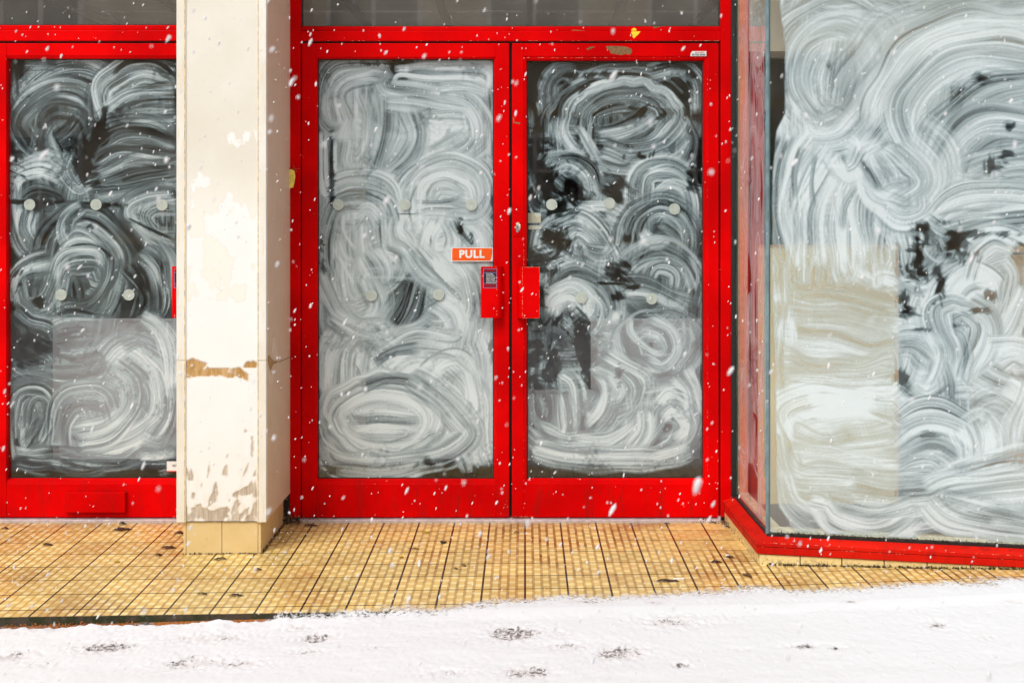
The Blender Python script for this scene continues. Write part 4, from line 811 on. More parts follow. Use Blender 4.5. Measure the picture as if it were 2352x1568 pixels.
# PULL sticker on the glass of the middle door
YS = GY-.002
mb = MB(); mb.box(px_x(1036,YS), px_x(1133.3,YS), YS, YS+.0006, px_z(600.3,YS), px_z(568.3,YS)); ps = mb.build('pull_sticker', [WHITEP], D2)
mb = MB(); X0, X1, Z0, Z1 = px_x(1038.5,YS), px_x(1131.5,YS), px_z(598.6,YS), px_z(570,YS); r_ = .005; pts_ = []
for (cx_, cz_, a0) in ((X0+r_, Z0+r_, 180), (X1-.007, Z0+.0005, 0), (X1-.001, Z1-r_, 20), (X0+r_, Z1-r_, 90)):
    if a0 == 0: pts_ += [(X1-.010, YS-.0006, Z0), (X1-.006, YS-.0006, Z0+.012), (X1-.0035, YS-.0006, Z0+.022), (X1-.002, YS-.0006, Z0+.034)]
    elif a0 == 20: pts_ += [(X1-.001, YS-.0006, Z1-.004), (X1-.004, YS-.0006, Z1)]
    else: pts_ += [(cx_+r_*math.cos(math.radians(a0+18*i)), YS-.0006, cz_+r_*math.sin(math.radians(a0+18*i))) for i in range(6)]
pts_ = pts_[:6] + pts_[6:10] + pts_[10:12] + pts_[12:]
extrude_poly(mb, pts_, (0,.0004,0)); mb.build('orange_panel', [ORANGE], ps)
text_part('PULL', .0455, ((X0+X1)/2-.003, YS-.001, (Z0+Z1)/2), ps, WHITEP, .0019, spacing=1.14)

# keyhole plate
mb = MB(); pbox(mb, 1180.5, 1197, 508, 542.5, -.0005, .006); lk = mb.build('lock_plate', [RED], D3, .002)
p = pt(1188.4, 521, -.004); mb = MB(); k = 20
prof = [(p.x+.0085*math.cos(a), p.z+.0085*math.sin(a)) for a in [math.radians(-50+ (280)*i/k) for i in range(k+1)]] 
prof = [(x, z) for x, z in prof] + [(p.x-.005, p.z-.021), (p.x-.002, p.z-.0245), (p.x+.002, p.z-.0245), (p.x+.005, p.z-.021)]
extrude_poly(mb, [(x, p.y-.003, z) for x, z in prof], (0,.006,0)); lc = mb.build('lock_cylinder', [METAL], lk)
mb = MB(); mb.box(p.x-.001, p.x+.001, p.y-.0036, p.y-.0031, p.z-.006, p.z+.004); mb.build('keyhole', [BLACK], lc)
mb = MB(); rr = random.Random(5)
for (dx, dz, s_) in ((0,.013,.006),(.008,.006,.007),(-.009,-.002,.004),(.009,-.004,.005),(.004,.014,.005),(.008,-.012,.003)):
    mb.add([(p.x+dx+s_*rr.uniform(.5,1.1)*math.cos(6.283*i/9), -.0012, p.z+dz+s_*rr.uniform(.6,1.3)*math.sin(6.283*i/9)) for i in range(9)], [tuple(range(9))])
mb.build('chipped_paint', [simple('pale_undercoat', (.85,.78,.6), .6)], lk)
# edge wear and chips
def poly_part(name, pts2, Y, mat, parent, th=.0006, label=None):
    mb = MB(); extrude_poly(mb, [pt(x, y, Y) for x, y in pts2], (0, th, 0)); o = mb.build(name, [mat], parent)
    if label: o['label'] = label
    return o
def zc(x, y): return ((2250+x/2.613)/1.7415, (0+y/2.613)/1.7415)
poly_part('bare_patch', [zc(x,y) for x,y in [(455,485),(520,482),(660,488),(722,515),(726,545),(705,578),(660,565),(620,578),(560,570),(505,560),(490,530),(462,510)]], .0041, BROWNP, D3)
poly_part('bare_patch', [zc(x,y) for x,y in [(250,510),(290,492),(345,490),(300,510),(258,526)]], .0041, BROWNP, D3)
poly_part('bare_patch', [zc(x,y) for x,y in [(90,318),(130,312),(240,322),(200,331),(110,328)]], .0155, BROWNP, sf)
poly_part('bare_patch', [zc(x,y) for x,y in [(945,276),(1040,278),(1000,290),(970,296),(950,300)]], .0155, BROWNP, sf)
poly_part('yellow_scrap', [zc(x,y) for x,y in [(722,330),(815,332),(790,365),(745,405),(730,385),(735,370),(715,345)]], -.0008, YELLOW, sf)
poly_part('yellow_scrap', [zc(x,y) for x,y in [(722,326),(718,312),(745,292),(772,305),(775,322)]], .0148, YELLOW, sf)
poly_part('bare_patch', [((2000+x/1.568)/1.7415, y/1.568/1.7415) for x,y in [(80,735),(90,740),(88,765),(128,770),(122,780),(84,772)]], .0038, BROWNP, D3)
Yf = .0044
chips_line(pt(1205,133,Yf), pt(1400,133,Yf), (0,-1,0), 26, .0016, 21).build('chipped_edge', [CREAMP], D3)
chips_line(pt(1400,133,Yf), pt(1620,133,Yf), (0,-1,0), 9, .0013, 22).build('chipped_edge', [CREAMP], D3)
chips_line(pt(1203,560,Yf-.0006), pt(1203,612,Yf-.0006), (0,-1,0), 12, .0014, 23).build('chipped_edge', [CREAMP], D3)
chips_line(pt(1203,740,Yf-.0006), pt(1203,1185,Yf-.0006), (0,-1,0), 18, .0010, 24).build('chipped_edge', [CREAMP], D3)
chips_line(pt(1625,140,Yf-.0006), pt(1625,1090,Yf-.0006), (0,-1,0), 30, .0012, 28).build('chipped_edge', [CREAMP], D3)
chips_line(pt(1176,1186,Yf), pt(1230,1186,Yf), (0,-1,0), 8, .0022, 25).build('chipped_edge', [CREAMP], D3)
chips_line(pt(1150,1180,Yf-.0006), pt(1169,1140,Yf-.0006), (0,-1,0), 6, .0015, 26).build('chipped_edge', [CREAMP], D2)
chips_line(pt(690,94,-.0004), pt(1655,94.3,-.0004), (0,-1,0), 40, .0014, 27).build('chipped_edge', [CREAMP], sf)
chips_line(pt(1560,94,-.0004), pt(1655,94.3,-.0004), (0,-1,0), 25, .0016, 30).build('chipped_edge', [CREAMP], sf)
chips_line(pt(735,1111,Yf), pt(1125,1111,Yf), (0,-1,0), 12, .0008, 29).build('chipped_edge', [CREAMP], D2)
# phone sticker top right of the keyhole door, and on the far-left glass
pf = poly_part('phone_sticker', [(1586,124),(1590,118),(1622.5,118),(1622.5,129.5),(1586,129.5)], .0035, WHITEP, D3)
text_part('00 955 0544', .0115, (px_x(1604.5), .0025, px_z(126)), pf, BLACK, .0002)
text_part('SHOP DOOR REPAIRS', .0042, (px_x(1607), .0025, px_z(120.6)), pf, RED, .0001)
pf2 = poly_part('phone_sticker', [(383,1059),(423,1059),(423,1083),(383,1083)], GY-.001, WHITEP, D1)
text_part('0870 850', .013, (px_x(404), GY-.002, px_z(1072)), pf2, simple('grey_ink', (.35,.35,.35)), .0002)
mb = MB(); pbox(mb, 383, 423, 1081, 1083, GY-.002, GY-.0012); mb.build('red_line', [RED], pf2)
# letter plate
mb = MB(); pbox(mb, 147, 286.5, 1131, 1176.5, -.016, .003); lp = mb.build('letter_plate', [RED], D1, .0015)
mb = MB(); pbox(mb, 150, 290, 1129.5, 1131, -.004, .003); mb.build('flap_hinge', [simple('dark_red', (.12,.004,.004))], lp)
# inside latch box seen through the keyhole door's glass
mb = MB(); pbox(mb, 1212, 1242, 489, 512, .09, .14); pbox(mb, 1214, 1243, 518, 527, .09, .13); mb.build('latch_box', [PLY], D3, .002)
# tag hanging on the post
tg = empty('yellow_tag', pt(670, 410, -.02), 'small yellow plastic tag caught on the red post beside the pillar', 'tag')
mb = MB(); extrude_poly(mb, [pt(x, y, -.022) for x, y in [(663,391),(670,389),(676,393),(678,405),(676,418),(673,431),(664,432),(663,420)]], (0,.006,0)); mb.build('plate', [simple('old_yellow_plastic', (.85,.66,.12), .6, .2)], tg, .001)
mb = MB(); rr = random.Random(3)
for (a, b) in (((664,391),(690,387)),((668,390),(658,381)),((672,390),(684,395)),((676,388),(674,380))):
    A, B = pt(*a, -.02), pt(*b, -.026); d = (B-A).normalized()*.0012; s_ = Vector((-d.z, 0, d.x))
    mb.add([A-s_, A+s_, B+s_*.6, B-s_*.6, A-s_+Vector((0,.002,0)), A+s_+Vector((0,.002,0)), B+s_*.6+Vector((0,.002,0)), B-s_*.6+Vector((0,.002,0))], [(0,3,2,1),(4,5,6,7),(0,1,5,4),(1,2,6,5),(2,3,7,6),(3,0,4,7)])
mb.build('wire', [BROWNP], tg)

# ------------------------------------------------------------------ pillar
PY = -.47; pil = empty('pillar', (px_x(508,PY), PY/2, 0), 'square cream pillar with peeling paint and bare wood patches on a yellow tiled plinth', 'pillar')
def PF(px, py): return pt(px, py, PY)
def z5(x, y): return ((650+x/1.65)/1.7415, (1300+y/1.65)/1.7415)
def z7(x, y): return ((690+x/6.357)/1.7415, (1400+y/6.357)/1.7415)
polyA = [z7(*p) for p in [(265,350),(400,260),(515,210),(585,250),(620,240),(740,300),(870,340),(905,455),(950,470),(1600,470),(1640,440),(1720,440),(1760,480),(1830,560),(1915,600),(1915,790),(1560,660),(1555,712),(1400,710),(1190,650),(1200,690),(1000,660),(700,685),(600,668),(470,748),(290,690),(240,540),(245,430)]]
polyB = [z7(*p) for p in [(1805,467),(1820,370),(1885,280),(1980,295),(2040,265),(2150,320),(2170,380),(2115,460)]]
lowP = [[(150,925),(175,980),(185,945),(200,985),(215,1035),(165,1025)],[(255,1040),(262,1080),(268,1110),(250,1110)],[(345,1035),(355,1040),(365,1115),(350,1165),(300,1200),(310,1140),(330,1110),(335,1070)],
 [(425,915),(425,1000),(395,990),(400,955)],[(588,735),(598,735),(597,830),(592,880),(584,860)],[(615,955),(620,1080),(640,1110),(640,1250),(640,1298),(370,1298),(380,1240),(430,1190),(440,1150),(470,1110),(570,1060),(600,990)],
 [(140,1225),(190,1210),(250,1200),(330,1230),(370,1265),(390,1298),(135,1298),(135,1250)],[(195,1105),(215,1110),(205,1150),(190,1145)],[(215,1195),(250,1180),(262,1205),(225,1215)],[(545,680),(558,708),(538,708)],
 [(315,900),(310,960),(292,1020),(300,960)],[(570,905),(560,960),(530,1010),(548,950)],[(430,840),(434,870),(424,880)]]
hole = [z5(*p) for p in [(545,1130),(580,1130),(600,1190),(540,1220),(500,1265),(460,1260),(510,1190)]]
xL, xR = px_x(405,PY), px_x(611.5,PY); zB, zT = px_z(1197,PY), 3.0
xa, xb = px_x(427,PY), px_x(590,PY)
res = .003; nx = int((xb-xa)/res)+1; nz = int((zT-zB)/res)+1
XX, ZZ = np.meshgrid(np.linspace(xa, xb, nx), np.linspace(zB, zT, nz))
d_ = CAM_D+PY; PXg = XX/d_*FP+CX; PYg = (CAM_H-ZZ)/d_*FP+CY
wx = PXg+3*(fbm(XX*60, ZZ*60, 3)-.5); wy = PYg+3*(fbm(XX*60+40, ZZ*60, 3)-.5)
bare = (in_poly(wx, wy, polyA)|in_poly(wx, wy, polyB)).astype(float); och = bare.copy()
for q in lowP: bare = np.maximum(bare, in_poly(wx, wy, [z5(*p) for p in q]).astype(float))
bare = np.where(in_poly(wx, wy, hole), 0, bare)
bare = np.maximum(bare, ((ZZ < .17+.10*(fbm(XX*22, ZZ*9, 4)-.35)) & (fbm(XX*30+3, ZZ*16, 3) > .47)).astype(float))
bare = np.where((och > 0) & (fbm(XX*75, ZZ*75, 2) > .74), 0, bare)
bare = np.where((och == 0) & (fbm(XX*38+5, ZZ*24, 4) > .60) & (ZZ < .30), 0, bare)
# flaking of the cream coat down to white
g = np.interp(PYg, [250, 330, 500, 690, 735], [.12, .30, .42, .50, 1.6])
pv = fbm(XX*17+8, ZZ*11+2, 5); white = np.clip((pv-(1-g*1.0)+.02+.08*np.abs(wx-505)/80)*40, 0, 1)
blur = lambda a, n=1: a if n == 0 else blur((np.roll(a,1,0)+np.roll(a,-1,0)+np.roll(a,1,1)+np.roll(a,-1,1)+a*2)/6, n-1)
wb = blur(white, 1); rim = np.clip(np.abs(blur(white, 2)-white)*3, 0, 1)*np.interp(PYg, [0, 700, 760], [.35,.35,.1])
rim = np.maximum(rim, np.clip(blur(bare, 3)-bare, 0, 1)*2.2)
dirtl = np.clip(1-(ZZ-zB)/.35, 0, 1)*(fbm(XX*35, ZZ*14, 5) > .60)*.35; rim = np.clip(rim+dirtl, 0, 1)
rim = np.where(np.abs(PYg-841.8) < .9, np.where((PXg > 430) & (PXg < 590), np.maximum(rim, 1.0*(och < 1)*(np.abs(PXg-505) > 60)), rim), rim)
bb = blur(bare, 1)
grid_mesh('front_panel', np.stack([XX, PY+.0045+.0018*bb+.0006*(fbm(XX*3,ZZ*3,3)-.5)-.0008*wb*0, ZZ], -1), {'bare': bb, 'white': wb, 'rim': rim, 'ochre': blur(och,1)}, [PILF], pil)
for (a, b) in ((405, 426.9), (590.1, 611.5)):
    mb = MB(); x0, x1 = px_x(a,PY), px_x(b,PY); rr = random.Random(int(a)); n = 90
    # corner trim with slightly ragged outer edge
    for i in range(n):
        pass
    mb.box(x0, x1, PY, PY+.03, zB-.004, px_z(828,PY)-.0008); mb.box(x0, x1, PY, PY+.03, px_z(828,PY)+.0004, zT)
    mb.build('corner_trim', [TRIM], pil, .0025)
    gx = x1-.006 if a < 500 else x0+.003
    mb = MB(); mb.box(gx, gx+.003, PY-.0006, PY+.001, zB, zT); mb.build('trim_seam', [simple('seam_ochre', (.62,.45,.22), .8, .4, 40)], pil)
mb = MB(); mb.box(xL+.002, xa+.02, PY+.0301, -.002, zB, zT); mb.box(xb-.02, xR-.0015, PY+.0301, -.002, zB, zT); mb.box(xa+.021, xb-.021, PY+.03, -.004, zB+.001, zT)
mb.build('side_panel', [PILS], pil)
# bare chip and crack on the shaded side
def side_poly(name, pts2, mat):     # side face X = const: convert photo point to Y,Z
    X = xR-.0005; out = []
    for (px, py) in pts2:
        dd = X*FP/(px-CX); out.append((X, dd-CAM_D, CAM_H-(py-CY)/FP*dd))
    mb = MB(); extrude_poly(mb, out, (-.0008,0,0)); return mb.build(name, [mat], pil)
side_poly('bare_patch', [z5(*p) for p in [(708,195),(716,215),(735,235),(775,238),(730,262),(712,300),(702,270),(696,240),(696,205)]], simple('bare_ply', (.42,.27,.12), .8, .3, 60))
side_poly('crack', [z5(*p) for p in [(770,241),(843,209),(843,212),(772,244)]], GROUT)
side_poly('paint_scuff', [z5(*p) for p in [(738,75),(752,110),(758,190),(748,215),(738,205),(742,150),(730,190),(728,150)]], simple('scuff', (.72,.62,.50), .7))
side_poly('paint_scuff', [z5(*p) for p in [(700,300),(722,330),(735,300),(728,370),(715,400),(704,360)]], simple('scuff2', (.70,.60,.48), .7))
# plinth tiles
qx0, qx1 = px_x(421.5,-.454), px_x(599.5,-.454); z0p, z1p = -.03, zB-.0045
mb = MB(); mb.box(qx0+.003, qx1-.003, -.450, -.03, z0p, z1p-.001); mb.build('plinth_core', [GROUT], pil)
mb = MB(); xm = px_x(510,-.454)
mb.box(qx0, qx0+.010, -.456, -.446, z0p, z1p); mb.box(qx0+.0115, xm-.001, -.456, -.446, z0p, z1p); mb.box(xm+.001, qx1-.012, -.456, -.446, z0p, z1p); mb.box(qx1-.0105, qx1, -.456, -.446, z0p, z1p)
y = -.4445
while y < -.04:
    mb.box(qx1-.008, qx1, y, min(y+.149, -.03), z0p, z1p); mb.box(qx0, qx0+.008, y, min(y+.149, -.03), z0p, z1p); y += .1515
mb.build('plinth_tiles', [PTILE], pil, .0012)

# ------------------------------------------------------------------ bay window
C0 = Vector((.924, -.607)); U = Vector((.983, -.1837)).normalized(); S0 = Vector((.907, -.004)); LB = 1.95
def bay_conv_raw(px, py):
    k = (px-CX)/FP; t = (k*(CAM_D+C0.y)-C0.x)/(U.x - k*U.y); d = CAM_D + C0.y + U.y*t
    return t, CAM_H-(py-CY)/FP*d
BZ0, BZ1 = .108, 2.62
bay = empty('bay_window', (1.5, -.4, 0), 'large projecting shop window of frameless swirled glass on a red sill and yellow plinth', 'window')
path = [S0+Vector((0,.0)), C0, C0+U*LB]
Ns = Vector((-(C0-S0).normalized().y*-1, 0)); ds = (C0-S0).normalized(); ns = Vector((ds.y, -ds.x)); nf = Vector((U.y, -U.x))
if ns.x > 0: ns = -ns
if nf.y > 0: nf = -nf
mit = (ns+nf); mit = mit/ (mit.dot(ns))
def sweep(name, prof, mats, parent, bevel=0, closed=True, mis=None):
    """prof: list of (outward offset, z) swept along the glass line"""
    mb = MB(); n = len(prof); rows = []
    for (base, nn) in ((path[0], ns), (path[1], mit), (path[2], nf)):
        rows.append([(base.x+nn.x*o, base.y+nn.y*o, z) for o, z in prof])
    vs_ = rows[0]+rows[1]+rows[2]; f = []; mi = []
    for r_ in range(2):
        for i in range(n if closed else n-1):
            j = (i+1) % n; f.append((r_*n+i, r_*n+j, (r_+1)*n+j, (r_+1)*n+i)); mi.append(0)
    f += [tuple(range(n)), tuple(range(3*n-1, 2*n-1, -1))]
    mb.add(vs_, f); o = mb.build(name, mats, parent, bevel); bm = bmesh.new(); bm.from_mesh(o.data); bmesh.ops.recalc_face_normals(bm, faces=bm.faces); bm.to_mesh(o.data); bm.free(); return o
sweep('upper_sill', [(-.03,.106),(.006,.106),(.050,.0935),(.054,.092),(.054,.0785),(-.03,.0785)], [RED2], bay, .0012)
sweep('lower_sill', [(-.03,.0765),(.054,.0765),(.0535,.051),(-.03,.051)], [RED2], bay, .0012)
sweep('sill_groove', [(-.028,.0786),(.050,.0786),(.050,.0764),(-.028,.0764)], [DARKGAP], bay)
sweep('gasket', [(-.012,.1055),(.0065,.1055),(.0065,.1145),(.0015,.1165),(-.012,.1165)], [BLACK], bay)
sweep('inner_ledge', [(-.055,.102),(-.013,.102),(-.013,.132),(-.055,.128)], [simple('cream_ledge', (.72,.68,.52), .6, .2, 50)], bay)
mb = chips_line(Vector((C0.x+mit.x*.054, C0.y+mit.y*.054, .0930)), Vector((C0.x+mit.x*.054+U.x*LB, C0.y+mit.y*.054+U.y*LB, .0930)), (nf.x, nf.y, .2), 60, .0016, 40)
m2 = chips_line(Vector((C0.x+mit.x*.054, C0.y+mit.y*.054, .0775)), Vector((C0.x+mit.x*.054+U.x*LB, C0.y+mit.y*.054+U.y*LB, .0775)), (nf.x, nf.y, 0), 45, .0014, 41); mb.add(m2.v, m2.f)
mb.build('chipped_edge', [CREAMP], bay)
# plinth
sweep('plinth_core', [(-.02,-.06),(.036,-.06),(.036,.0508),(-.02,.0508)], [GROUT], bay)
mb = MB(); o1, o0 = .046, .034
s_ = -.034
def quadbox(a, b, nn, z0, z1, mi=0):
    pa, pb = a+nn*o0, b+nn*o0; qa, qb = a+nn*o1, b+nn*o1
    mb.add([(qa.x,qa.y,z0),(qb.x,qb.y,z0),(pb.x,pb.y,z0),(pa.x,pa.y,z0),(qa.x,qa.y,z1),(qb.x,qb.y,z1),(pb.x,pb.y,z1),(pa.x,pa.y,z1)], [(0,3,2,1),(4,5,6,7),(0,1,5,4),(1,2,6,5),(2,3,7,6),(3,0,4,7)], mi)
while s_ < LB-.1:
    e_ = .150-.002*(R.random())
    quadbox(C0+U*s_, C0+U*(s_+e_-.0015), nf, -.05, .047+.0015*R.random()); s_ += .1512
yy = 0
Ls = (C0-S0).length+.022
while yy < Ls-.01:
    quadbox(S0+ds*yy, S0+ds*min(yy+.1495, Ls), ns, -.05, .0475); yy += .1512
o = mb.build('plinth_tiles', [PTILE2], bay, .0015); bm = bmesh.new(); bm.from_mesh(o.data); bmesh.ops.recalc_face_normals(bm, faces=bm.faces); bm.to_mesh(o.data); bm.free()
# glass
def pane2(name, A, B, nn, z0, z1):
    mb = MB(); t = .008; a, b = A, B; c_, d2 = A-nn*t, B-nn*t
    mb.add([(a.x,a.y,z0),(b.x,b.y,z0),(b.x,b.y,z1),(a.x,a.y,z1)], [(0,1,2,3)], 0)
    mb.add([(c_.x,c_.y,z0),(d2.x,d2.y,z0),(d2.x,d2.y,z1),(c_.x,c_.y,z1)], [(3,2,1,0)], 1)
    mb.add([(a.x,a.y,z0),(c_.x,c_.y,z0),(c_.x,c_.y,z1),(a.x,a.y,z1)], [(0,1,2,3)], 2)
    mb.add([(b.x,b.y,z0),(d2.x,d2.y,z0),(d2.x,d2.y,z1),(b.x,b.y,z1)], [(0,1,2,3)], 2)
    return mb.build(name, [GLASS, GBACK, GEDGE], bay)
pane2('front_glass', C0+U*.003, C0+U*LB, nf, BZ0, BZ1); pane2('side_glass', S0, C0-ds*.003, ns, BZ0, BZ1)
mb = MB(); c_ = C0+mit*.0012; k = 10
ring = [(c_.x-.002+.0072*math.cos(6.283*i/k), c_.y+.003+.0058*math.sin(6.283*i/k)) for i in range(k)]
mb.add([(x,y,.112) for x,y in ring]+[(x,y,BZ1) for x,y in ring], [(i,(i+1)%k,(i+1)%k+k,i+k) for i in range(k)])
mb.build('corner_joint', [simple('blue_grey_silicone', (.16,.24,.27), .3, .2, 20)], bay, smooth=True)
mb = MB(); mb.box(S0.x-.019, S0.x+.002, -.016, -.0065, .112, BZ1); mb.build('side_gasket', [BLACK], bay, .003)
mb = MB(); mb.box(S0.x+.012, S0.x+.055, .0, .05, .10, BZ1); mb.build('inner_jamb', [simple('inner_jamb_paint', (.72,.42,.28), .6)], bay)
sweep('head_frame', [(-.06,BZ1),(.05,BZ1),(.05,BZ1+.12),(-.06,BZ1+.12)], [RED2], bay, .002)
cv = Canvas(LB-.02, BZ1-BZ0-.03, 21)
bconv = lambda px, py: (bay_conv_raw(px, py)[0]-.008, bay_conv_raw(px, py)[1]-BZ0-.012)
cv.gaps = .0
filler(cv, .07, cv.w-.05, .20, cv.h-.05, 200, .62, .10, .13, .24)
run(cv, bconv, BAY)
run(cv, bconv, [(7,70,.10,[(1530,1290),(1589,1330),(1600,1420)],.2,.9),(9,60,.15,[(1560,180),(1640,260),(1680,420)],.3,.9)])
for i, (v, x, y, rx, ry) in enumerate([(7,572,345,14,26),(7,1360,420,50,34),(7,1410,880,24,50),(7,1480,820,34,40),(7,1520,660,34,16),(7,1230,1270,60,40),(7,1380,1225,140,16),(7,1060,1190,50,24),(7,1020,1330,50,90),(7,1290,1330,50,34),(9,500,260,50,200),(9,690,380,60,70),(9,760,560,28,130),(9,680,760,20,30),(9,330,700,60,60),(9,370,860,80,60),(9,540,1050,60,24),(9,970,1010,70,24),(9,1160,830,100,30),(9,1320,660,50,40),(8,1000,778,44,12),(8,880,500,34,30),(7,280,330,34,90),(7,275,480,20,40),(7,1200,1160,60,14),(9,860,110,40,60),(7,1050,1390,40,50)]):
    q = VW[v][2]*1.7415*FP/4.3; c_ = bconv(*v2p(v, x, y)); cv.scrape(c_[0], c_[1], rx/q, ry/q, i+50, .42, .25)
# clear strip down the corner and dark unpainted gap
A = cv.result(.93); ny_, nx_ = A.shape
tt = .008+(np.arange(nx_)+.5)*2*RES; zz = BZ0+.012+(np.arange(ny_)+.5)*2*RES
TT, Z2 = np.meshgrid(tt, zz)
kx = (C0.x+U.x*TT); ky = CAM_D+C0.y+U.y*TT; PXb = kx/ky*FP+CX; PYb = (CAM_H-Z2)/ky*FP+CY
lim = np.interp(PYb, [-400, 0, 110, 260, 300, 420, 560, 700, 1165, 1200], [1768,1790,1800,1800,1782,1772,1772,1775,1785,1810])
thin = np.clip((PYb-560)/18, 0, 1)*np.clip((2066-PXb)/14, 0, 1)*np.clip((1168-PYb)/16, 0, 1)
A = A*(1-thin*.22*np.clip((.90-A)/.25, 0, 1))
A = A*np.clip((PXb-lim-6*(fbm(Z2*14, Z2*3+2, 3)-.5))/5, 0, 1)
grid_mesh('whitewash', np.stack([C0.x+U.x*TT-nf.x*.0105, C0.y+U.y*TT-nf.y*.0105, Z2], -1), {'thickness': A}, [WASH], bay, False)
L_ = (C0-S0).length-.03; cv = Canvas(L_, BZ1-BZ0-.03, 22)
for i in range(26):
    x = cv.r.uniform(.06, L_-.06); z = cv.r.uniform(.1, 2.3)
    cv.stroke(arc(x, z, cv.r.uniform(.05,.14), cv.r.uniform(.15,.4), cv.r.uniform(0,360), cv.r.uniform(300,700)), cv.r.uniform(.07,.12), cv.r.uniform(.50,.66), .10)
A = cv.result(1.1); ny_, nx_ = A.shape; tt = .02+(np.arange(nx_)+.5)*2*RES; zz = BZ0+.012+(np.arange(ny_)+.5)*2*RES; TT, Z2 = np.meshgrid(tt, zz)
grid_mesh('whitewash', np.stack([S0.x+ds.x*TT-ns.x*.0105, S0.y+ds.y*TT-ns.y*.0105, Z2], -1), {'thickness': A*np.clip((TT-.03)/.04,0,1)}, [WASH], bay, False)

# ------------------------------------------------------------------ inside of the shop
def struct(name, mb, mats, bevel=0): return tag(mb.build(name, mats, None, bevel), kind='structure')
XA, XB, YBk, ZC = -3.1, 3.3, 5.6, 2.72
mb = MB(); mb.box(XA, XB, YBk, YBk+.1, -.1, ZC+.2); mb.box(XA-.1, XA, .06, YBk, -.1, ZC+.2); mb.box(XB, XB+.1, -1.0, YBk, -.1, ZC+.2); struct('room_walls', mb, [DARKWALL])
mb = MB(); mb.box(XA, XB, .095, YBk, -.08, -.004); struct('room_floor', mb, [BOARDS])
mb = MB(); iA = C0-nf*.058; iB = C0+U*LB-nf*.058
mb.add([(S0.x+.06,.09,.1),(iA.x+.04,iA.y,.1),(iB.x,iB.y,.1),(XB,1.6,.1),(S0.x+.06,1.6,.1),(S0.x+.06,1.6,-.05),(XB,1.6,-.05),(S0.x+.06,.09,-.05)], [(0,1,2,3,4),(4,3,6,5),(0,4,5,7)]); struct('display_platform', mb, [CARPET])
mb = MB(); mb.box(XA, XB, .065, YBk, ZC, ZC+.05); mb.box(.9, XB, -1.0, .065, ZC, ZC+.05); struct('room_ceiling', mb, [CEIL])
cg = MB(); x = -2.92
for i in range(11):
    cg.box(x-.026, x+.026, .07, YBk, ZC-.03, ZC-.001); x += .592
y = .5
while y < YBk: cg.box(XA, XB, y, y+.020, ZC-.012, ZC-.0005, 1); y += .6
struct('ceiling_grid', cg, [simple('dark_batten', (.05,.045,.04)), simple('pale_batten', (.7,.7,.6))])
mb = MB(); mb.box(.97, XB, .0, .22, 2.03, ZC); struct('bulkhead', mb, [CREAMWALL])
def slab(name, label, cat, px0, px1, py0, z0, Y, mat, edge=None, th=.018, group=None):
    t = empty(name, (px_x((px0+px1)/2,Y), Y, z0), label, cat, group); x0, x1, z1 = px_x(px0,Y), px_x(px1,Y), px_z(py0,Y)
    mb = MB(); mb.box(x0, x1, Y, Y+th, z0, z1); mb.build('panel', [mat], t, .001)
    mb = MB(); mb.box(x1+.0002, x1+.014, Y-.003, Y+th+.01, z0, z1+.012); mb.box(x0, x1, Y-.003, Y+th+.01, z1+.0002, z1+.012)
    mb.build('edging', [edge or mat], t); return t
slab('plywood_board', 'tall pale plywood board standing behind the bay glass next to its corner', 'board', 1742, 2056, 569, .1, -.10, PLY, PLYE)
slab('display_board', 'pale grey board standing behind the glass of the far-left door', 'board', 121, 700, 738, .208, .30, GREYB)
slab('display_board', 'pale grey board behind the right half of the glass with the orange sticker', 'board', 985, 1165, 738, .208, .30, GREYB)
slab('display_board', 'pale grey board behind the right part of the keyhole door glass', 'board', 1357, 1601, 738, .208, .30, GREYB)
slab('low_board', 'low pale board behind the lower left of the keyhole door glass', 'board', 1206, 1355, 902, .208, .27, GREYB)
slab('tall_panel', 'tall narrow beige panel behind the left part of the pale swirled door glass', 'panel', 772, 832, 236, -.004, .28, BEIGEB)
# cabinet at the right of the bay
cb = empty('wooden_cabinet', (px_x(2400,-.06), .1, .1), 'orange oak cabinet standing inside the bay window at the far right', 'cabinet')
x0, x1, z1 = px_x(2312,-.06), px_x(2312,-.06)+.75, px_z(566,-.06)
mb = MB(); mb.box(x0, x1, -.06, .35, z1-.028, z1); mb.box(x0, x0+.02, -.058, .35, .1, z1-.0285); mb.box(x1-.02, x1, -.058, .35, .1, z1-.0285); mb.box(x0+.0205, x1-.0205, .33, .35, .1, z1-.029); mb.build('carcass', [OAK], cb, .001)
for i in range(2):
    a = x0+.024+i*.353; mb = MB(); mb.box(a, a+.348, -.062, -.045, .16, z1-.034); dr = mb.build('cabinet_door', [OAK], cb, .002)
    mb = MB(); mb.box(a+(.32 if i == 0 else .02), a+(.33 if i == 0 else .03), -.075, -.0625, .6, .72); mb.build('knob', [METAL], dr)
mb = MB(); mb.box(x0+.021, x1-.021, -.03, -.01, .1, .158); mb.build('kick_board', [OAK], cb)

# fabric of the building round the shop front
bl = empty('shop_building', (0, 0, 3), 'cream rendered wall and dark red fascia carried over the shop front', 'building')
mb = MB(); mb.box(-12, -2.415, -.05, .3, -.1, 2.73); mb.box(2.86, 12, -1.02, .3, -.1, 2.73); mb.box(-12, 12, -.02, .35, 3.3, 8.0); mb.build('wall', [STONE], bl)
mb = MB(); mb.box(-12, .85, -.06, .3, 2.735, 3.298); mb.box(.851, 12, -1.05, .3, 2.75, 3.298); mb.build('fascia', [RED2], bl)
mb = MB(); mb.box(-3.2, 3.4, .3, 5.8, 2.95, 3.1); mb.build('upper_floor', [DARKWALL], bl)

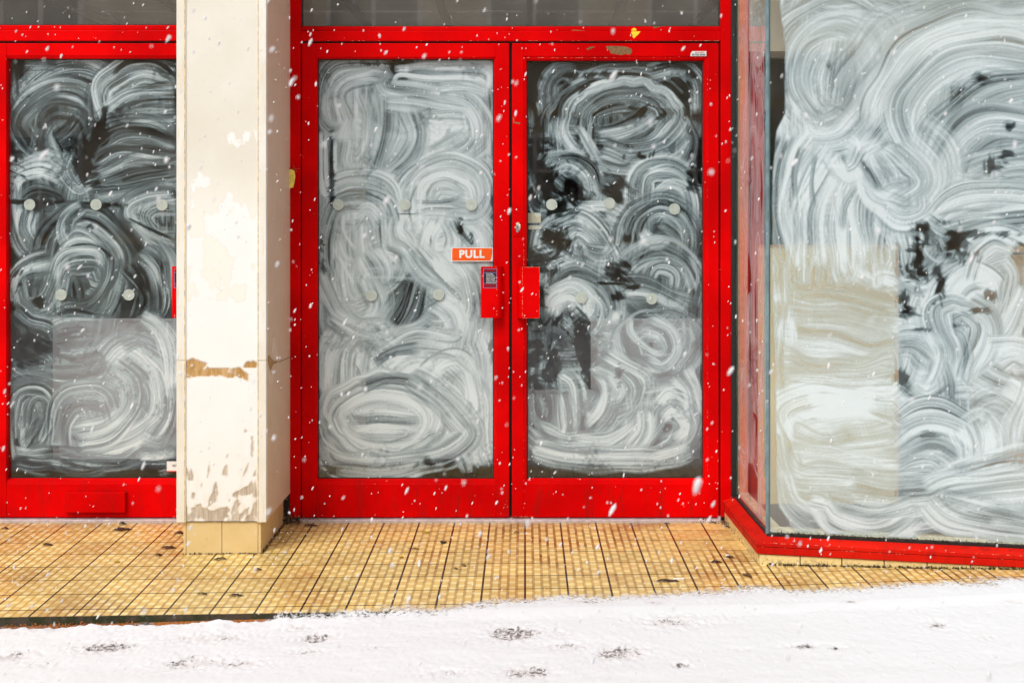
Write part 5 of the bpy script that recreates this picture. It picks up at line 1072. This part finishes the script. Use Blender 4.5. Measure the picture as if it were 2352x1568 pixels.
# ------------------------------------------------------------------ buildings across the street (seen only as reflections)
def opposite(name, x0, x1, y, h, label, mat, win_w, gap, band):
    t = empty(name, ((x0+x1)/2, y, 0), label, 'building', 'buildings across the street')
    mb = MB(); mb.box(x0, x1, y-6, y, -.1, h); mb.build('wall', [mat], t)
    mb = MB()
    for z in band: mb.box(x0, x1, y+.001, y+.06, z, z+.09)
    mb.build('string_course', [BAND], t)
    z = 1.1; k = 0
    while z < h-1.4:
        x = x0+gap
        while x+win_w < x1-.3:
            mb = MB(); e = .07
            for (a, b, c_, d2) in ((x, x+win_w, z, z+e), (x, x+win_w, z+1.5-e, z+1.5), (x, x+e, z+e+.001, z+1.499-e), (x+win_w-e, x+win_w, z+e+.001, z+1.499-e), (x+win_w/2-.03, x+win_w/2+.03, z+e+.001, z+1.499-e), (x+e+.001, x+win_w/2-.031, z+.9, z+.95), (x+win_w/2+.031, x+win_w-e-.001, z+.9, z+.95)): mb.box(a, b, y+.002, y+.07, c_, d2)
            wf = mb.build('window', [UPVC], t); mb = MB(); mb.box(x+e, x+win_w-e, y+.003, y+.02, z+e, z+1.5-e); mb.build('pane', [DGLASS], wf); x += win_w+gap
        z += 2.9
    mb = MB(); mb.box(x0-.1, x1+.1, y-6.1, y+.25, h+.001, h+.25); mb.build('roof', [simple('slate', (.12,.12,.13))], t); return t
opposite('terraced_house', -14, -4.2, -12.8, 6.4, 'pale rendered building across the street to the left, seen only in reflections', STONE, 1.3, 1.1, (.9, 3.3))
opposite('terraced_house', -4.1, 4.6, -13.0, 6.9, 'pale rendered building straight across the street, seen only in reflections', simple('buff_render', (.70,.61,.45), .85), 1.5, 1.0, (.85, 2.9, 3.7))
opposite('terraced_house', 4.7, 15, -12.7, 6.1, 'pale rendered building across the street to the right, seen only in reflections', STONE, 1.2, 1.3, (.9, 3.2))

# ------------------------------------------------------------------ litter on the tiles
def floor_pt(px, py, lift=0.0):
    z = 0.0
    for _ in range(6):
        d = (CAM_H-z)*FP/(py-CY); X = (px-CX)/FP*d; Y = d-CAM_D; z = float(z_tile(np.array([X]), np.array([Y]))[0])+lift
    return Vector((X, Y, z))
def f4(x, y): return (x/1.7415, y/1.7415)
def leaf(px, py, L, W, rot, mat, label, group='dead leaves and scraps on the tiled floor', cat='leaf', name='dead_leaf', seed=0):
    r = random.Random(seed+int(px*7+py)); p = floor_pt(px, py); mb = MB(); n = 12; top = []; bot = []
    for i in range(n+1):
        t = i/n; w_ = W*math.sin(math.pi*min(1, t*1.02))**.7*r.uniform(.75, 1.1); curl = .004*math.sin(t*3.1+r.random())
        for s_, arr in ((1, top), (-1, bot)):
            lx, ly = (t-.5)*L, s_*w_/2; arr.append((p.x+lx*math.cos(rot)-ly*math.sin(rot), p.y+lx*math.sin(rot)+ly*math.cos(rot), p.z+.0015+curl+abs(ly)*.35*r.uniform(.3,1.2)))
    midl = [((a[0]+b[0])/2, (a[1]+b[1])/2, min(a[2], b[2])-.0006) for a, b in zip(top, bot)]
    V = top+midl+bot; m = n+1; f = [(i, i+1, m+i+1, m+i) for i in range(n)]+[(m+i, m+i+1, 2*m+i+1, 2*m+i) for i in range(n)]
    V2 = [(a, b, c_-.0009) for a, b, c_ in V]; f2 = [tuple(reversed([j+3*m for j in q])) for q in f]
    mb.add(V+V2, f+f2); o = mb.build(name, [mat], None); return tag(o, label, cat, group)
LV = [(825/1.68,1950+285/1.68,.085,.030,.2,LEAFD,'largest dark rotten leaf on the tiles in front of the letter plate'),
 (828/1.68,1950+245/1.68,.035,.03,.5,LEAFD,'small dark leaf on the tiles just below the letter plate'),
 (322/1.68,1950+388/1.68,.045,.022,.1,LEAFD,'grey flattened leaf on the tiles left of the pillar'),
 (35/1.68,1950+277/1.68,.03,.02,.1,LEAFD,'small dark leaf at the left edge under the far-left door'),
 (1210/1.68,1950+308/1.68,.05,.025,.1,LEAFD,'dark leaf touching the left side of the pillar plinth'),
 (1135/1.68,1950+408/1.68,.06,.028,.2,LEAFD,'grey brown leaf left of the front corner of the pillar plinth'),
 (1068/1.68,1950+456/1.68,.028,.02,.2,LEAFD,'tiny dark leaf on the tiles left of the plinth front'),
 (1485/1.68,1950+483/1.68,.06,.022,.4,LEAFD,'curled dark leaf on the tiles in front of the pillar plinth'),
 (787/1.68,1950+502/1.68,.026,.018,.1,LEAFY,'small orange yellow leaf on the tiles left of the pillar'),
 (1590/1.68,1950+728/1.68,.055,.018,.05,LEAFD,'thin dark leaf near the snow edge below the pillar'),
 (1360/1.68,1950+717/1.68,.04,.014,.05,LEAFD,'thin grey leaf near the snow edge left below the pillar'),
 (1738/1.68,1950+553/1.68,.03,.018,.3,LEAFM,'brown speck of leaf right of the pillar front'),
 (2090/1.68,1950+258/1.68,.06,.026,.1,LEAFD,'dark leaf on the tiles at the left foot of the middle door'),
 (1300+795/1.68,1950+372/1.68,.035,.028,1.2,LEAFD,'dark brown leaf on the tiles below the left handle door'),
 (1300+597/1.68,1950+413/1.68,.05,.014,0,LEAFM,'thin brown leaf beside a dark joint below the middle door'),
 (1300+513/1.68,1950+470/1.68,.02,.02,.3,LEAFY,'small golden leaf scrap in the middle of the tiles'),
 (1300+936/1.68,1950+527/1.68,.022,.02,.3,LEAFM,'round brown leaf scrap below the gap between the doors'),
 (1300+882/1.68,1950+548/1.68,.02,.014,.3,LEAFM,'small brown scrap left of the round brown one'),
 (1300+1290/1.68,1950+304/1.68,.026,.014,.3,LEAFD,'tiny dark scrap on the tiles close under the keyhole door'),
 (2600+110/1.572,1950+590/1.572,.095,.02,.05,LEAFD,'long dark twisted leaf near the snow by the white cigarette end'),
 (2600+420/1.572,1950+470/1.572,.05,.02,.3,LEAFD,'dark leaf on the tiles left of the bay plinth corner'),
 (2600+610/1.572,1950+555/1.572,.05,.022,2.2,LEAFM,'brown leaf on the joint in front of the bay corner'),
 (2600+505/1.572,1950+440/1.572,.035,.02,.1,LEAFD,'small dark leaf beside the pale crumb by the bay'),
 (1300+2300/1.68,1950+245/1.68,.03,.012,.2,LEAFD,'tiny dark leaf under the right end of the keyhole door')]
for i, (a, b, L, W, rt, m_, lb) in enumerate(LV):
    x_, y_ = f4(a, b); leaf(x_, y_, L, W, rt, m_, lb)
x_, y_ = f4(1300+685/1.68, 1950+303/1.68); leaf(x_, y_, .03, .018, 0, simple('lime_wrapper', (.55,.55,.02), .3), 'shiny lime yellow wrapper on the tiles below the middle door', cat='wrapper', name='sweet_wrapper')
def butt(px, py, L, rot, label, two=True):
    p = floor_pt(px, py); r_ = .0038; t = empty('cigarette_end', p, label, 'cigarette end', 'cigarette ends on the tiled floor'); k = 10
    def cyl(a, b, mat, name):
        mb = MB(); vs_ = []
        for u in (a, b):
            for i in range(k):
                y_, z_ = r_*math.cos(6.283*i/k), r_+r_*math.sin(6.283*i/k); vs_.append((p.x+u*math.cos(rot)-y_*math.sin(rot), p.y+u*math.sin(rot)+y_*math.cos(rot), p.z+z_))
        mb.add(vs_, [(i,(i+1)%k,(i+1)%k+k,i+k) for i in range(k)]+[tuple(range(k-1,-1,-1)), tuple(range(k,2*k))]); mb.build(name, [mat], t)
    if two: cyl(0, L*.62, PAPER, 'paper'); cyl(L*.621, L, FILTER, 'filter')
    else: cyl(0, L*.7, PAPER, 'paper'); cyl(L*.701, L, WHITEP, 'filter')
x_, y_ = f4(2600+340/1.572, 1950+198/1.572); butt(x_, y_, .034, .0, 'pale cigarette end on the threshold strip near the bay corner', False)
x_, y_ = f4(2600+145/1.572, 1950+578/1.572); butt(x_, y_, .040, .0, 'white cigarette end lying on the tiles close to the snow', False)
x_, y_ = f4(2600+606/1.572, 1950+372/1.572); butt(x_, y_, .022, -.9, 'short cigarette end with orange filter against the side of the bay plinth')
x_, y_ = f4(1040+700/5.88, 1900+1072/5.88); butt(x_, y_, .018, .2, 'cigarette end with orange filter beside the foot of the pillar')
def pebble(px, py, s_, label, mat=PEB, dz=0):
    p = floor_pt(px, py); r = random.Random(int(px*13)); me = bpy.data.meshes.new('pebble'); bm = bmesh.new(); bmesh.ops.create_icosphere(bm, subdivisions=2, radius=s_)
    for v in bm.verts: v.co = Vector((v.co.x*1.3, v.co.y, v.co.z*.7))*r.uniform(.82, 1.12)+p+Vector((0,0,s_*.6+dz))
    bm.to_mesh(me); bm.free(); tag(link('pebble', me, [mat]), label, 'pebble', 'pebbles and crumbs by the door')
pebble(*f4(2600+440/1.572,1950+182/1.572), .013, 'brown pebble in the corner where the door meets the bay')
pebble(*f4(2600+455/1.572,1950+170/1.572), .009, 'smaller brown pebble on top corner pile by the bay')
pebble(*f4(1300+1358/1.68,1950+196/1.68), .009, 'pale chewing gum lump on the threshold under the keyhole door', PAPER, .01)
pebble(*f4(1300+100/1.68,1950+212/1.68), .010, 'dark lump on the threshold at the foot of the middle door', LEAFD, .004)
pebble(*f4(1832/1.68,1950+345/1.68), .006, 'small brown crumb right of the pillar plinth')
pebble(*f4(2600+485/1.572,1950+430/1.572), .006, 'pale crumb on the tiles left of the bay corner', PAPER)
pebble(*f4(1040+600/5.88,1900+1110/5.88), .008, 'dark pebble in front of the pile of rubbish beside the pillar', LEAFD)

# moss, grit and rotted leaves gathered in corners: uncountable
def debris(name, label, cat, spots, seed, mats):
    r = random.Random(seed); mb = MB()
    for (a, b, n, spread, hgt) in spots:
        a, b = Vector(a), Vector(b)
        for _ in range(n):
            p = a.lerp(b, r.random())+Vector((r.gauss(0, spread), r.gauss(0, spread), 0)); p.z += abs(r.gauss(0, hgt)); s_ = r.uniform(.0015, .0055)
            u = Vector((r.gauss(0,1), r.gauss(0,1), r.gauss(0,1))).normalized()*s_; v = u.cross(Vector((r.gauss(0,1), r.gauss(0,1), r.gauss(0,1)))).normalized()*s_*.6; w_ = u.cross(v).normalized()*s_*.4
            mb.add([p+u, p+v, p-u, p-v, p+w_, p-w_], [(0,1,4),(1,2,4),(2,3,4),(3,0,4),(1,0,5),(2,1,5),(3,2,5),(0,3,5)], r.randrange(len(mats)))
    o = mb.build(name, mats, None); return tag(o, label, cat, kind='stuff')
def on(X, Y, dz=0): return (X, Y, float(z_tile(np.array([X]), np.array([Y]))[0])+dz)
bp0 = C0+nf*.048; bp1 = C0+U*1.5+nf*.048
bpa = bp0+Vector((-.03, .0)); sps = []
for i in range(12):
    a = bp0.lerp(bp1, i/12); b = bp0.lerp(bp1, (i+1)/12); sps.append((on(a.x, a.y, .001), on(b.x, b.y, .001), 110, .004, .0035))
debris('moss_line', 'dark moss and grit along the foot of the bay plinth', 'moss', sps, 5, [MOSS, LEAFD, LEAFM])
sps = []
g0 = C0+nf*.008+U*.01; g1 = C0+nf*.008+U*1.6
sps = [((g0.x,g0.y,.1145),(g1.x,g1.y,.1145), 900, .0018, .0045)]
debris('sill_moss', 'black moss growing on the gasket along the bay glass', 'moss', sps, 6, [MOSS, BLACK, LEAFD])
debris('corner_rubbish', 'rotted leaves and grit heaped in the corners beside the doors', 'rubbish',
  [(on(.862,-.03), on(.862,-.10), 170, .012, .018), (on(px_x(668),-.02), on(px_x(690),-.03), 150, .012, .012), (on(-1.03,-.05), on(-1.0,-.02), 120, .008, .05), (on(px_x(690),-.012), on(px_x(735),-.012), 110, .004, .009), (on(.70,-.012), on(.85,-.02), 120, .008, .006), (on(px_x(1176),-.012), on(px_x(1220),-.012), 24, .003, .006)], 7, [LEAFD, LEAFM, BLACK, PEB])
debris('plinth_grit', 'dark grit in the joint round the foot of the pillar plinth', 'grit', [(on(-1.34,-.458), on(-1.035,-.458), 150, .002, .002), (on(-1.033,-.455), on(-1.033,-.03), 160, .004, .003)], 8, [LEAFD, LEAFM])
debris('step_grit', 'rusty leaf litter at the foot of the mossy step on the left', 'leaf litter', [((-2.2,TE-.02,-.058),(-1.3,TE-.02,-.046), 500, .014, .004)], 9, [LEAFM, simple('rust_leaf', (.50,.16,.02), .8, .4, 90), simple('rust_leaf2', (.30,.09,.02), .8, .4, 90)])

# ------------------------------------------------------------------ falling snow
def falling():
    r = random.Random(99); bm0 = bmesh.new(); bmesh.ops.create_icosphere(bm0, subdivisions=1, radius=1)
    bv = [v.co.copy() for v in bm0.verts]; bf = [tuple(v.index for v in f.verts) for f in bm0.faces]; bm0.free()
    V = []; F = []; axis0 = Vector((.42, .1, .9)).normalized()
    for i in range(4300):
        Y = -4.15+4.08*(r.random()**.62); d = CAM_D+Y
        X = r.uniform(-.58, .60)*d*.88; Z = CAM_H+r.uniform(-.47, .24)*d
        if Z < .03 or (X > .8 and Y > -.9): continue
        s_ = min(.0034, .00125*math.exp(r.gauss(0, .42))); ax = (axis0+Vector((r.gauss(0,.18), r.gauss(0,.2), r.gauss(0,.1)))).normalized()
        e1 = ax.orthogonal().normalized(); e2 = ax.cross(e1); L = s_*r.uniform(1.8, 3.8); L *= .8; n = len(V); c_ = Vector((X, Y, Z))
        for v in bv: k_ = r.uniform(.75, 1.2); V.append(tuple(c_+(ax*(v.z*L)+e1*(v.x*s_)+e2*(v.y*s_))*k_))
        F += [tuple(j+n for j in f) for f in bf]
    me = bpy.data.meshes.new('falling_snow'); me.from_pydata(V, [], F); me.update()
    n = NT('snowflake'); n.set((.72,.72,.74), .8); n.b.inputs['Subsurface Weight'].default_value = 0
    tag(link('falling_snow', me, [n.m]), 'white snowflakes falling in front of the shop', 'snowflakes', kind='stuff')
falling()
